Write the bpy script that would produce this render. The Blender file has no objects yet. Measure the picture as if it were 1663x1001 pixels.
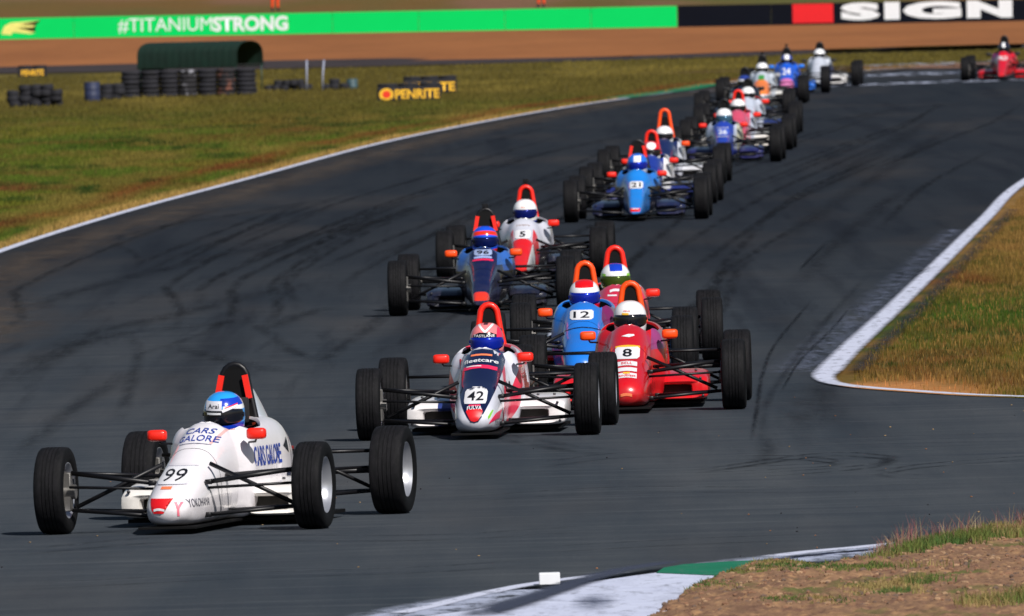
import bpy, bmesh, math, random
import numpy as np
from mathutils import Vector, Matrix, Euler
from mathutils.bvhtree import BVHTree
random.seed(7); rng = np.random.default_rng(7)
R = math.radians
sc = bpy.context.scene
COL = sc.collection
# ------------------------------------------------------------------ camera
# long telephoto, about 112 m from the leading car and 3.8 m above the track
FPX = 29600.0            # focal length in pixels of the 1663 px wide photograph
CAM_H = 3.77
PITCH = math.atan(626.5 / FPX)
ROLL = R(1.6)
cam_d = bpy.data.cameras.new('camera'); cam = bpy.data.objects.new('camera', cam_d); COL.objects.link(cam)
cam_d.sensor_width = 36; cam_d.lens = FPX / 1663 * 36
cam_d.clip_start = 1; cam_d.clip_end = 6000
CAM_M = Matrix.Translation((0, 0, CAM_H)) @ Matrix.Rotation(math.pi/2 - PITCH, 4, 'X') @ Matrix.Rotation(-ROLL, 4, 'Z')
cam.matrix_world = CAM_M
cam_d.dof.use_dof = True; cam_d.dof.focus_distance = 128; cam_d.dof.aperture_fstop = 17
sc.camera = cam
# ------------------------------------------------------------------ world, sun, exposure
SUN_EL = 43; SUN_AZ = 152    # azimuth clockwise from +Y (the viewing direction): from behind the camera and to its right
w = bpy.data.worlds.new('World'); sc.world = w; w.use_nodes = True
nt = w.node_tree; bg = nt.nodes['Background']
sky = nt.nodes.new('ShaderNodeTexSky'); sky.sky_type = 'NISHITA'; sky.sun_disc = False
sky.sun_elevation = R(SUN_EL); sky.sun_rotation = R(SUN_AZ)
nt.links.new(sky.outputs[0], bg.inputs[0]); bg.inputs[1].default_value = 0.05
sl = bpy.data.lights.new('sun', 'SUN'); sl.energy = 5.0; sl.angle = R(0.5); sl.color = (1, .955, .89)
sun = bpy.data.objects.new('sun', sl); COL.objects.link(sun)
sd = Vector((math.sin(R(SUN_AZ))*math.cos(R(SUN_EL)), math.cos(R(SUN_AZ))*math.cos(R(SUN_EL)), math.sin(R(SUN_EL))))
sun.rotation_euler = sd.to_track_quat('Z', 'Y').to_euler(); sun.location = (30, 60, 60)
vs = sc.view_settings; vs.view_transform = 'Standard'; vs.look = 'None'; vs.exposure = 0.0; vs.gamma = 1; vs.use_curve_mapping = False
# ------------------------------------------------------------------ helpers
def G(px, py, z=0.0):
    """where the line of sight through a pixel of the photograph meets the plane z"""
    d = (CAM_M.to_3x3() @ Vector((px - 831.5, -(py - 500.5), -FPX)))
    t = (z - CAM_H) / d.z
    return Vector((0, 0, CAM_H)) + d * t
def lin(c):
    return tuple(((v/12.92) if v <= .04045 else ((v+.055)/1.055)**2.4) for v in c[:3]) + (1,)
def rgb(r, g, b): return lin((r/255, g/255, b/255))
MATS = {}
def nodes_mat(name):
    m = bpy.data.materials.new(name); m.use_nodes = True
    return m, m.node_tree, m.node_tree.nodes['Principled BSDF']
def N(t, kind, **kw):
    n = t.nodes.new(kind)
    for k, v in kw.items(): setattr(n, k, v)
    return n
def mix(t, fac, a, b, mode='MIX'):
    n = t.nodes.new('ShaderNodeMix'); n.data_type = 'RGBA'; n.blend_type = mode
    for i, v in ((0, fac), (6, a), (7, b)):
        if hasattr(v, 'links') or isinstance(v, bpy.types.NodeSocket): t.links.new(v, n.inputs[i])
        else: n.inputs[i].default_value = v
    return n.outputs[2]
def noise(t, vec, scale, detail=3, rough=.6, scl=(1, 1, 1), rot=0):
    mp = N(t, 'ShaderNodeMapping'); mp.inputs['Scale'].default_value = scl; mp.inputs['Rotation'].default_value = (0, 0, rot)
    t.links.new(vec, mp.inputs[0])
    n = N(t, 'ShaderNodeTexNoise'); n.inputs['Scale'].default_value = scale; n.inputs['Detail'].default_value = detail; n.inputs['Roughness'].default_value = rough
    t.links.new(mp.outputs[0], n.inputs['Vector']); return n.outputs[0]
def ramp(t, v, p0, p1, a=0.0, b=1.0):
    n = N(t, 'ShaderNodeMapRange'); n.inputs[1].default_value = p0; n.inputs[2].default_value = p1; n.inputs[3].default_value = a; n.inputs[4].default_value = b
    t.links.new(v, n.inputs[0]); return n.outputs[0]
def math_(t, op, a, b=None):
    n = N(t, 'ShaderNodeMath', operation=op)
    for i, v in ((0, a), (1, b)):
        if v is None: continue
        if isinstance(v, bpy.types.NodeSocket): t.links.new(v, n.inputs[i])
        else: n.inputs[i].default_value = v
    return n.outputs[0]
def mat(name, col, rough=.5, metal=0.0, coat=0.0, var=.12, vscale=9, bump=0, bscale=60, spec=.5):
    if name in MATS: return MATS[name]
    m, t, p = nodes_mat(name)
    tc = N(t, 'ShaderNodeTexCoord').outputs['Object']
    c = col if len(col) == 4 else lin(col)
    nz = noise(t, tc, vscale)
    dark = tuple(v*(1-var) for v in c[:3]) + (1,); lite = tuple(min(1, v*(1+var)) for v in c[:3]) + (1,)
    t.links.new(mix(t, ramp(t, nz, .3, .7), dark, lite), p.inputs['Base Color'])
    p.inputs['Roughness'].default_value = rough; p.inputs['Metallic'].default_value = metal
    p.inputs['Coat Weight'].default_value = coat; p.inputs['Coat Roughness'].default_value = .06
    p.inputs['Specular IOR Level'].default_value = spec
    if bump:
        b = N(t, 'ShaderNodeBump'); b.inputs['Strength'].default_value = bump; b.inputs['Distance'].default_value = .01
        t.links.new(noise(t, tc, bscale), b.inputs['Height']); t.links.new(b.outputs[0], p.inputs['Normal'])
    MATS[name] = m; return m
def paint(name, base, layers=(), rough=.28, coat=.6, dirt=True):
    """car paint with painted areas: layers = [(colour, [(a,b,c,d), ...])], a*|x| or a*x + b*y + c*z + d > 0; a plane may be ('s', a,b,c,d) for signed x"""
    m, t, p = nodes_mat(name)
    tc = N(t, 'ShaderNodeTexCoord').outputs['Object']
    sp = N(t, 'ShaderNodeSeparateXYZ'); t.links.new(tc, sp.inputs[0])
    ax = math_(t, 'ABSOLUTE', sp.outputs[0])
    cur = tuple(base)
    for col, planes in layers:
        fac = None
        for pl in planes:
            sx = ax
            if pl[0] == 's': sx = sp.outputs[0]; pl = pl[1:]
            a, b, c, d = pl
            s = math_(t, 'ADD', math_(t, 'ADD', math_(t, 'MULTIPLY', sx, a), math_(t, 'MULTIPLY', sp.outputs[1], b)), math_(t, 'ADD', math_(t, 'MULTIPLY', sp.outputs[2], c), d))
            g = math_(t, 'GREATER_THAN', s, 0.0)
            fac = g if fac is None else math_(t, 'MULTIPLY', fac, g)
        cur = mix(t, fac, cur, tuple(col))
    if dirt:
        f = math_(t, 'MULTIPLY', ramp(t, noise(t, tc, 6, 5, .7), .45, .8), .12)
        low = math_(t, 'MULTIPLY', ramp(t, sp.outputs[2], .28, .03), .24)
        f = math_(t, 'ADD', f, math_(t, 'MULTIPLY', low, ramp(t, noise(t, tc, 22, 4, .7), .35, .65)))
        cur = mix(t, f, cur, rgb(112, 100, 88))
    if isinstance(cur, bpy.types.NodeSocket): t.links.new(cur, p.inputs['Base Color'])
    else: p.inputs['Base Color'].default_value = cur
    p.inputs['Roughness'].default_value = rough; p.inputs['Coat Weight'].default_value = coat; p.inputs['Coat Roughness'].default_value = .05
    return m
def mdata(name, verts, faces, mats=(), idx=None, smooth=True):
    me = bpy.data.meshes.new(name); me.from_pydata([tuple(v) for v in verts], [], [tuple(f) for f in faces])
    for m in mats: me.materials.append(m)
    if idx is not None: me.polygons.foreach_set('material_index', idx)
    if smooth: me.polygons.foreach_set('use_smooth', [True]*len(me.polygons))
    me.update(); return me
def obj(name, me, parent=None, loc=None, rot=None):
    o = bpy.data.objects.new(name, me); COL.objects.link(o)
    if parent: o.parent = parent
    if loc: o.location = loc
    if rot: o.rotation_euler = rot
    return o
def tag(o, label=None, cat=None, group=None, kind=None):
    for k, v in (('label', label), ('category', cat), ('group', group), ('kind', kind)):
        if v: o[k] = v
    return o
def setmat(o, *ms):
    for i, m in enumerate(ms):
        o.material_slots[i].link = 'OBJECT'; o.material_slots[i].material = m
class MB:
    def __init__(s): s.v = []; s.f = []; s.i = []
    def add(s, v, f, mi=0):
        b = len(s.v); s.v += [tuple(p) for p in v]; s.f += [tuple(b+k for k in q) for q in f]; s.i += [mi]*len(f); return s
    def box(s, c, d, mi=0, ch=.15, M=None):
        """box with chamfered edges"""
        x, y, z = (q/2 for q in d); e = min(x, y, z)*ch
        bm = bmesh.new(); bmesh.ops.create_cube(bm, size=1)
        for v in bm.verts: v.co = Vector((v.co.x*2*x, v.co.y*2*y, v.co.z*2*z))
        if e > 0: bmesh.ops.bevel(bm, geom=bm.edges[:], offset=e, segments=1, affect='EDGES', profile=.5)
        for v in bm.verts:
            if M: v.co = M @ v.co
            v.co += Vector(c)
        bm.verts.index_update()
        s.add([v.co for v in bm.verts], [[v.index for v in f.verts] for f in bm.faces], mi); bm.free(); return s
    def tube(s, pts, r, seg=8, mi=0, flat=1.0, caps=True):
        pts = [Vector(p) for p in pts]; n = len(pts)
        rs = r if isinstance(r, (list, tuple)) else [r]*n
        vs_, fs = [], []
        up = Vector((0, 0, 1))
        d0 = (pts[1]-pts[0]).normalized()
        if abs(d0.z) > .95: up = Vector((0, 1, 0))
        for k, p in enumerate(pts):
            d = (pts[min(k+1, n-1)] - pts[max(k-1, 0)]).normalized()
            a = d.cross(up)
            a = a.normalized() if a.length > 1e-6 else Vector((1, 0, 0))
            b = a.cross(d).normalized()
            for j in range(seg):
                t = 2*math.pi*j/seg; vs_.append(p + a*math.cos(t)*rs[k] + b*math.sin(t)*rs[k]*flat)
        for k in range(n-1):
            for j in range(seg): fs.append((k*seg+j, k*seg+(j+1) % seg, (k+1)*seg+(j+1) % seg, (k+1)*seg+j))
        if caps: fs.append(tuple(range(seg-1, -1, -1))); fs.append(tuple((n-1)*seg+j for j in range(seg)))
        return s.add(vs_, fs, mi)
    def lathe(s, prof, seg=32, axis='x', c=(0, 0, 0), mi=0):
        """profile [(along axis, radius)]"""
        vs_, fs = [], []; n = len(prof)
        for j in range(seg):
            t = 2*math.pi*j/seg
            for a, r in prof:
                u, v = r*math.cos(t), r*math.sin(t)
                p = (a, u, v) if axis == 'x' else ((u, a, v) if axis == 'y' else (u, v, a))
                vs_.append((p[0]+c[0], p[1]+c[1], p[2]+c[2]))
        for j in range(seg):
            for k in range(n-1):
                fs.append((j*n+k, j*n+k+1, ((j+1) % seg)*n+k+1, ((j+1) % seg)*n+k))
        return s.add(vs_, fs, mi)
    def loft(s, rings, mi=0, caps=True, closed=True):
        n = len(rings[0]); vs_ = [p for r in rings for p in r]; fs = []
        for k in range(len(rings)-1):
            for j in range(n if closed else n-1):
                fs.append((k*n+j, k*n+(j+1) % n, (k+1)*n+(j+1) % n, (k+1)*n+j))
        if caps: fs.append(tuple(range(n-1, -1, -1))); fs.append(tuple((len(rings)-1)*n+j for j in range(n)))
        return s.add(vs_, fs, mi)
    def data(s, name, mats, smooth=True, fix=True, auto=None):
        me = mdata(name, s.v, s.f, mats, s.i, smooth)
        bm = bmesh.new(); bm.from_mesh(me)
        bmesh.ops.remove_doubles(bm, verts=bm.verts, dist=1e-5)
        if fix: bmesh.ops.recalc_face_normals(bm, faces=bm.faces)
        if auto is not None:
            for e in bm.edges:
                if len(e.link_faces) == 2 and e.calc_face_angle(0) > R(auto): e.smooth = False
        bm.to_mesh(me); bm.free(); me.update(); return me
def cr(xs, tab):
    """smooth interpolation of table rows (first column = position)"""
    tab = np.array(tab, float); X = tab[:, 0]; out = []
    for x in xs:
        i = int(np.clip(np.searchsorted(X, x) - 1, 0, len(X)-2)); h = X[i+1]-X[i]; t = np.clip((x-X[i])/h, 0, 1)
        def slope(k):
            if k <= 0: return (tab[1]-tab[0])/(X[1]-X[0])
            if k >= len(X)-1: return (tab[-1]-tab[-2])/(X[-1]-X[-2])
            a = (tab[k]-tab[k-1])/(X[k]-X[k-1]); b = (tab[k+1]-tab[k])/(X[k+1]-X[k])
            return np.where(a*b > 0, 2*a*b/(a+b+1e-12), 0)
        m0, m1 = slope(i), slope(i+1)
        p = (2*t**3-3*t**2+1)*tab[i] + (t**3-2*t**2+t)*h*m0 + (-2*t**3+3*t**2)*tab[i+1] + (t**3-t**2)*h*m1
        out.append(p[1:])
    return out
def vnoise(x, y, seed=0):
    """smooth value noise, numpy arrays"""
    xi = np.floor(x).astype(np.int64); yi = np.floor(y).astype(np.int64); fx = x-xi; fy = y-yi
    fx = fx*fx*(3-2*fx); fy = fy*fy*(3-2*fy)
    def h(a, b):
        n = (a*374761393 + b*668265263 + seed*1442695041) & 0xffffffff
        n = ((n ^ (n >> 13))*1274126177) & 0xffffffff
        return ((n ^ (n >> 16)) & 0xffff)/65535.0
    return (h(xi, yi)*(1-fx)+h(xi+1, yi)*fx)*(1-fy) + (h(xi, yi+1)*(1-fx)+h(xi+1, yi+1)*fx)*fy
def fbm(x, y, seed=0, o=4):
    s = 0; a = .5; tot = 0
    for k in range(o): s = s + a*vnoise(x*2**k, y*2**k, seed+k*17); tot += a; a *= .55
    return s/tot
# text ----------------------------------------------------------------
def text_tris(s, bold=0.0, shear=0.0, spacing=1.0):
    """triangulated lettering, x from -.5 to .5 of its own width and z from 0 to 1 of its own height"""
    cu = bpy.data.curves.new('t', 'FONT'); cu.body = s; cu.offset = bold; cu.shear = shear; cu.space_character = spacing; cu.resolution_u = 3
    o = bpy.data.objects.new('t', cu); COL.objects.link(o)
    dg = bpy.context.evaluated_depsgraph_get(); me = bpy.data.meshes.new_from_object(o.evaluated_get(dg))
    bpy.data.objects.remove(o); bpy.data.curves.remove(cu)
    bm = bmesh.new(); bm.from_mesh(me); bpy.data.meshes.remove(me)
    bmesh.ops.triangulate(bm, faces=bm.faces[:])
    xs = [v.co.x for v in bm.verts]; ys = [v.co.y for v in bm.verts]
    x0, x1, y0, y1 = min(xs), max(xs), min(ys), max(ys)
    for v in bm.verts: v.co = Vector(((v.co.x-x0)/(x1-x0)-.5, 0, (v.co.y-y0)/(y1-y0)))
    return bm
def poly_bm(pts):
    bm = bmesh.new(); bm.faces.new([bm.verts.new((p[0], 0, p[1])) for p in pts]); bmesh.ops.triangulate(bm, faces=bm.faces[:]); return bm
def place2d(bm, x, z, wd, ht, arch=0.0, rot=0.0):
    for v in bm.verts:
        px, pz = v.co.x*wd, v.co.z*ht
        pz -= arch*(px/wd*2)**2
        c, s_ = math.cos(rot), math.sin(rot)
        v.co = Vector((x + px*c - pz*s_, 0, z + px*s_ + pz*c))
    return bm
def refine(bm, L):
    for _ in range(7):
        es = [e for e in bm.edges if e.calc_length() > L]
        if not es: break
        bmesh.ops.subdivide_edges(bm, edges=es, cuts=1); bmesh.ops.triangulate(bm, faces=bm.faces[:])
def project(bm, bvh, side='front', off=.003, L=.025):
    """press flat artwork on the bodywork along its viewing axis"""
    refine(bm, L)
    dead = []
    for v in bm.verts:
        if side == 'front': o, d = Vector((v.co.x, -4, v.co.z)), Vector((0, 1, 0))
        elif side == 'left': o, d = Vector((4, v.co.x, v.co.z)), Vector((-1, 0, 0))     # x of the artwork runs along the car
        h = bvh.ray_cast(o, d)
        if h[0] is None: dead.append(v); continue
        n = h[1] if h[1].dot(d) < 0 else -h[1]
        v.co = h[0] + n*off
    if dead: bmesh.ops.delete(bm, geom=dead, context='VERTS')
    return bm
def bm_obj(name, bm, m, parent=None, smooth=True):
    me = bpy.data.meshes.new(name); bm.to_mesh(me); bm.free(); me.materials.append(m)
    if smooth: me.polygons.foreach_set('use_smooth', [True]*len(me.polygons))
    return obj(name, me, parent)
# skinned figures -------------------------------------------------------
def skin_mesh(name, joints, links, levels=1):
    """joints {key: ((x,y,z), radius)}; the first is the root"""
    keys = list(joints); bm = bmesh.new(); lay = bm.verts.layers.skin.verify(); vv = {}
    for i, k in enumerate(keys):
        v = bm.verts.new(joints[k][0]); vv[k] = v
        r = joints[k][1]; r = r if isinstance(r, tuple) else (r, r)
        v[lay].radius = r; v[lay].use_root = (i == 0)
    for a, b in links: bm.edges.new((vv[a], vv[b]))
    me = bpy.data.meshes.new(name); bm.to_mesh(me); bm.free()
    o = bpy.data.objects.new(name, me); COL.objects.link(o)
    o.modifiers.new('skin', 'SKIN').use_smooth_shade = True
    s = o.modifiers.new('sub', 'SUBSURF'); s.levels = levels; s.render_levels = levels
    dg = bpy.context.evaluated_depsgraph_get(); out = bpy.data.meshes.new_from_object(o.evaluated_get(dg))
    bpy.data.objects.remove(o); out.name = name
    out.polygons.foreach_set('use_smooth', [True]*len(out.polygons)); return out
def sym(d, links):
    dd, ll = dict(d), list(links)
    m = {}
    for k, (p, r) in d.items():
        if k.startswith('L'): dd['R'+k[1:]] = ((-p[0], p[1], p[2]), r); m[k] = 'R'+k[1:]
    for a, b in links:
        if a in m or b in m: ll.append((m.get(a, a), m.get(b, b)))
    return dd, ll
# ------------------------------------------------------------------ ground materials
def attr_mat(name, rough=1.0, spec=.1, trans=0, fine=40, amt=.35):
    m, t, p = nodes_mat(name)
    a = N(t, 'ShaderNodeAttribute'); a.attribute_name = 'Col'
    pos = N(t, 'ShaderNodeNewGeometry').outputs['Position']
    n = ramp(t, noise(t, pos, fine, 4, .7), .3, .7, 1-amt, 1+amt)
    c = mix(t, 1.0, a.outputs['Color'], (1, 1, 1, 1), 'MULTIPLY')
    vm = N(t, 'ShaderNodeVectorMath', operation='SCALE'); t.links.new(c, vm.inputs[0]); t.links.new(n, vm.inputs['Scale'])
    t.links.new(vm.outputs[0], p.inputs['Base Color'])
    p.inputs['Roughness'].default_value = rough; p.inputs['Specular IOR Level'].default_value = spec
    return m
GROUND_M = attr_mat('ground_surface', fine=6, amt=.3)
BLADE_M = attr_mat('grass_blades_surface', fine=.7, amt=.2)
def asphalt_mat():
    m, t, p = nodes_mat('asphalt')
    pos = N(t, 'ShaderNodeNewGeometry').outputs['Position']
    c0, c1 = rgb(52, 59, 67), rgb(71, 75, 80)
    big = ramp(t, noise(t, pos, .9, 5, .6, (.9, .05, 1), R(3)), .35, .68)
    c = mix(t, big, c0, c1)
    rub = ramp(t, noise(t, pos, 1.0, 4, .55, (1.5, .022, 1), R(2.8)), .50, .70)      # rubbered-in streaks along the direction of travel
    sp0 = N(t, 'ShaderNodeSeparateXYZ'); t.links.new(pos, sp0.inputs[0])
    away = ramp(t, sp0.outputs[1], 118, 165, .12, 1.0)              # the streaks belong to the straight, not to the junction in front
    c = mix(t, math_(t, 'MULTIPLY', math_(t, 'MULTIPLY', rub, .75), away), c, rgb(28, 31, 39))
    xs_ = ramp(t, noise(t, pos, 1.0, 6, .7, (.16, .9, 1), R(4)), .46, .70)
    c = mix(t, math_(t, 'MULTIPLY', xs_, .5), c, rgb(44, 50, 60))
    xs2 = ramp(t, noise(t, pos, 1.0, 6, .75, (.5, 2.6, 1), R(-7)), .52, .72)
    c = mix(t, math_(t, 'MULTIPLY', xs2, .35), c, rgb(96, 100, 104))
    rub2 = ramp(t, noise(t, pos, 1.3, 5, .65, (2.3, .06, 1), R(-6)), .55, .66)
    c = mix(t, math_(t, 'MULTIPLY', math_(t, 'MULTIPLY', rub2, .40), away), c, rgb(27, 30, 38))
    # the far part of the circuit gets darker and bluer with distance
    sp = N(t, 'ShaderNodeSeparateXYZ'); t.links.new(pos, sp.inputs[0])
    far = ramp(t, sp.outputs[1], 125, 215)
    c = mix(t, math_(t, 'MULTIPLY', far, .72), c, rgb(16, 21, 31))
    warm = ramp(t, noise(t, pos, .45, 3, .5, (1, .12, 1)), .52, .75)
    c = mix(t, math_(t, 'MULTIPLY', warm, .22), c, rgb(82, 74, 68))
    gr = noise(t, pos, 260, 2, .7)
    gr2 = noise(t, pos, 38, 3, .7)
    v = math_(t, 'MULTIPLY', ramp(t, gr, .3, .7, .72, 1.28), ramp(t, gr2, .3, .7, .84, 1.16))
    vm = N(t, 'ShaderNodeVectorMath', operation='SCALE'); t.links.new(c, vm.inputs[0]); t.links.new(v, vm.inputs['Scale'])
    t.links.new(vm.outputs[0], p.inputs['Base Color'])
    p.inputs['Roughness'].default_value = .95; p.inputs['Specular IOR Level'].default_value = .08
    return m
ASPHALT = asphalt_mat()
def ribbon_mat(name, col, alpha=1.0, soft=.25, nlo=.3, nhi=.6, nscale=3, stretch=.2, rough=.9, endsoft=0.0):
    """paint or rubber on the asphalt; UV x across, UV y along; worn through by noise, soft at the edges"""
    m, t, p = nodes_mat(name)
    uv = N(t, 'ShaderNodeTexCoord').outputs['UV']; pos = N(t, 'ShaderNodeNewGeometry').outputs['Position']
    sp = N(t, 'ShaderNodeSeparateXYZ'); t.links.new(uv, sp.inputs[0])
    d = math_(t, 'SUBTRACT', .5, math_(t, 'ABSOLUTE', math_(t, 'SUBTRACT', sp.outputs[0], .5)))
    e = ramp(t, math_(t, 'ADD', d, math_(t, 'MULTIPLY', math_(t, 'SUBTRACT', noise(t, pos, 2.2, 4, .7), .5), soft*.8)), 0.0, soft)
    n = ramp(t, noise(t, pos, nscale, 5, .7, (1, stretch, 1)), nlo, nhi)
    f = math_(t, 'MULTIPLY', math_(t, 'MULTIPLY', e, n), alpha)
    if endsoft:
        f = math_(t, 'MULTIPLY', f, ramp(t, math_(t, 'SUBTRACT', .5, math_(t, 'ABSOLUTE', math_(t, 'SUBTRACT', sp.outputs[1], .5))), 0, endsoft))
    c = mix(t, ramp(t, noise(t, pos, 14, 4, .7), .3, .7), tuple(v*.86 for v in col[:3])+(1,), col)
    t.links.new(c, p.inputs['Base Color']); t.links.new(f, p.inputs['Alpha'])
    p.inputs['Roughness'].default_value = rough; p.inputs['Specular IOR Level'].default_value = .15
    return m
def smooth_line(pts, n=12):
    pts = [Vector((p[0], p[1], 0)) for p in pts]; out = []
    P = [pts[0]*2-pts[1]] + pts + [pts[-1]*2-pts[-2]]
    for i in range(1, len(P)-2):
        for k in range(n):
            t = k/n; a, b, c, d = P[i-1], P[i], P[i+1], P[i+2]
            out.append(.5*((2*b)+(c-a)*t+(2*a-5*b+4*c-d)*t*t+(-a+3*b-3*c+d)*t**3))
    out.append(pts[-1]); return out
def ribbon(name, pts, width, z, m, parent=None, offset=0.0, vnorm=True):
    n = len(pts); vs_, uv = [], []
    L = [0]
    for a, b in zip(pts, pts[1:]): L.append(L[-1]+(b-a).length)
    for k, p in enumerate(pts):
        d = (pts[min(k+1, n-1)]-pts[max(k-1, 0)]).normalized(); nn = Vector((-d.y, d.x, 0))
        ww = width(k/(n-1)) if callable(width) else width
        for s_, u in ((-1, 0), (-.33, .33), (.33, .67), (1, 1)):
            q = p + nn*(offset+s_*ww/2); vs_.append((q.x, q.y, z)); uv.append((u, L[k]/L[-1] if vnorm else L[k]))
    fs = [(k*4+j, k*4+j+1, (k+1)*4+j+1, (k+1)*4+j) for k in range(n-1) for j in range(3)]
    me = mdata(name, vs_, fs, [m], smooth=False); ul = me.uv_layers.new(name='UVMap')
    for lp in me.loops: ul.data[lp.index].uv = uv[lp.vertex_index]
    o = obj(name, me, parent); return o
# ------------------------------------------------------------------ outlines on the ground (world metres)
def GG(*a): return [Vector((G(x, y).x, G(x, y).y, 0)) for x, y in a]
left_edge = smooth_line([Vector((-20, 95, 0))] + GG((-420, 610), (-150, 471), (0, 408), (200, 345), (400, 291), (600, 237), (760, 203), (910, 176), (1010, 161), (1100, 149), (1175, 136), (1300, 124), (1450, 112), (1663, 100)) + [Vector((24, 452, 0)), Vector((60, 458, 0))], 10)
right_edge = smooth_line([Vector((14.5, 420, 0)), Vector((11.5, 330, 0))] + GG((1800, 158+60), (1663, 296), (1600, 356), (1530, 425), (1450, 503), (1385, 563), (1345, 604)), 8)
apex = smooth_line(GG((1345, 604), (1338, 614), (1352, 624), (1400, 631), (1480, 637), (1563, 642.5), (1663, 646.5), (1800, 650), (1950, 653)), 6)
def strip_edge_x(y, line):
    ys = np.array([p.y for p in line]); xs = np.array([p.x for p in line]); o = np.argsort(ys); return np.interp(y, ys[o], xs[o])
# ------------------------------------------------------------------ ground colour (what grows where), linear
def C(*c): return np.array(rgb(*c)[:3])
def blend(a, b, f): f = np.clip(f, 0, 1)[:, None]; return a*(1-f)+b*f
def ground_colour(x, y):
    """grass, straw, red seed heads and bare dirt as patches across the terrain"""
    n = len(x)
    g = np.tile(C(66, 80, 26), (n, 1))
    g = blend(g, C(84, 84, 28), (fbm(x*.22, y*.075, 3)-.48)*5)
    g = blend(g, C(40, 62, 14), (fbm(x*.30, y*.09, 9)-.52)*7)
    g = blend(g, C(88, 56, 32), (fbm(x*.26, y*.085, 21)-.54)*5.6*np.clip((400-y)/90, .25, 1))
    g = blend(g, C(86, 78, 34), (fbm(x*1.1, y*.16, 23)-.50)*5); g = blend(g, C(38, 54, 20), (fbm(x*1.3, y*.2, 27)-.54)*6)
    g = blend(g, C(78, 70, 32), (y-330)/60*.8); g = blend(g, C(104, 92, 44), np.clip((fbm(x*.5, y*.07, 29)-.56)*5, 0, .6))                      # drier farther away
    ex = strip_edge_x(y, left_edge)
    wob = (fbm(x*.8, y*.06, 31)-.5)*.8
    dl = np.where((y > 90) & (y < 445), ex - x, 99)
    inl = (x < ex) & (y < 446)
    g = blend(g, C(98, 46, 30), np.where(inl, np.clip(1-np.abs(dl-1.0+wob)/.5, 0, 1)*.75, 0)*np.clip(fbm(x*.5, y*.08, 5)*2-.3, .35, 1))
    g = blend(g, C(138, 112, 64), np.where(inl, np.clip((.50+wob*.5-dl)/.22, 0, 1), 0)*.9)
    # right-hand verge
    r = (x > 1.5) & (y < 320)
    rv = np.tile(C(100, 82, 38), (n, 1))
    rv = blend(rv, C(104, 70, 38), (fbm(x*.9, y*.22, 41)-.48)*6)
    rv = blend(rv, C(84, 82, 26), (fbm(x*1.1, y*.3, 47)-.47)*6)
    gb = np.clip(1-np.abs(y-169-(x-4)*2.2)/15, 0, 1)*2.2*(fbm(x*.8, y*.2, 50)+.15)
    rv = blend(rv, C(56, 80, 24), gb*.85)
    rv = blend(rv, C(128, 98, 56), (y-186)/14*.75*(fbm(x*.8, y*.12, 52)+.2))
    rv = blend(rv, C(52, 60, 24), (fbm(x*3.2, y*.8, 55)-.52)*5); rv = blend(rv, C(116, 88, 48), (fbm(x*4, y*1.1, 57)-.58)*6)
    ap = np.sqrt(((x-3.0)/.65)**2 + ((y-143.7)/3.6)**2)
    rv = blend(rv, C(172, 118, 70), (1.25-ap)*2.4)
    g = np.where(r[:, None], rv, g)
    # ripples of ground beyond the circuit: bare gravel band, then dry slope behind the barrier
    return g
def grid_sheet(name, xs, ys, z, colour, m, inside=None, zf=None):
    X, Y = np.meshgrid(xs, ys); X = X.ravel(); Y = Y.ravel()
    Z = np.full_like(X, z) if zf is None else zf(X, Y)
    nx = len(xs); fs = [(j*nx+i, j*nx+i+1, (j+1)*nx+i+1, (j+1)*nx+i) for j in range(len(ys)-1) for i in range(nx-1)]
    me = mdata(name, list(zip(X, Y, Z)), fs, [m])
    ca = me.color_attributes.new('Col', 'FLOAT_COLOR', 'POINT'); col = colour(X, Y)
    ca.data.foreach_set('color', np.concatenate([col, np.ones((len(X), 1))], 1).ravel().astype(np.float32))
    return me
def blades(name, x, y, z0, h, wdt, col, lean=.35, label=None, seg=1, z0arr=None):
    """grass as separate thin leaves, one mesh"""
    n = len(x); a = rng.uniform(0, 2*np.pi, n); b = rng.uniform(0, 2*np.pi, n)
    wx, wy = np.cos(a)*wdt/2, np.sin(a)*wdt/2*.3
    lx, ly = np.cos(b)*h*lean*rng.uniform(0, 1, n), np.sin(b)*h*lean*rng.uniform(0, 1, n)
    zb = z0 if z0arr is None else z0arr
    V = np.empty((n, 5, 3))
    V[:, 0] = np.stack([x-wx, y-wy, zb+0*x], 1); V[:, 1] = np.stack([x+wx, y+wy, zb+0*x], 1)
    V[:, 2] = np.stack([x+wx*.8+lx*.3, y+wy+ly*.3, zb+h*.55], 1); V[:, 3] = np.stack([x-wx*.8+lx*.3, y-wy+ly*.3, zb+h*.55], 1)
    V[:, 4] = np.stack([x+lx, y+ly, zb+h], 1)
    me = bpy.data.meshes.new(name); me.vertices.add(n*5); me.vertices.foreach_set('co', V.ravel().astype(np.float32))
    base = (np.arange(n)*5)[:, None]
    lp = (base + np.array([0, 1, 2, 3, 3, 2, 4])).ravel()
    me.loops.add(n*7); me.loops.foreach_set('vertex_index', lp.astype(np.int32))
    me.polygons.add(n*2); st = np.stack([np.arange(n)*7, np.arange(n)*7+4], 1).ravel(); me.polygons.foreach_set('loop_start', st.astype(np.int32))
    me.update(calc_edges=True); me.validate()
    ca = me.color_attributes.new('Col', 'FLOAT_COLOR', 'POINT')
    cc = np.repeat(np.concatenate([col, np.ones((n, 1))], 1), 5, 0); ca.data.foreach_set('color', cc.ravel().astype(np.float32))
    me.materials.append(BLADE_M)
    o = obj(name, me); tag(o, label, 'grass', kind='stuff'); return o
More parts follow.
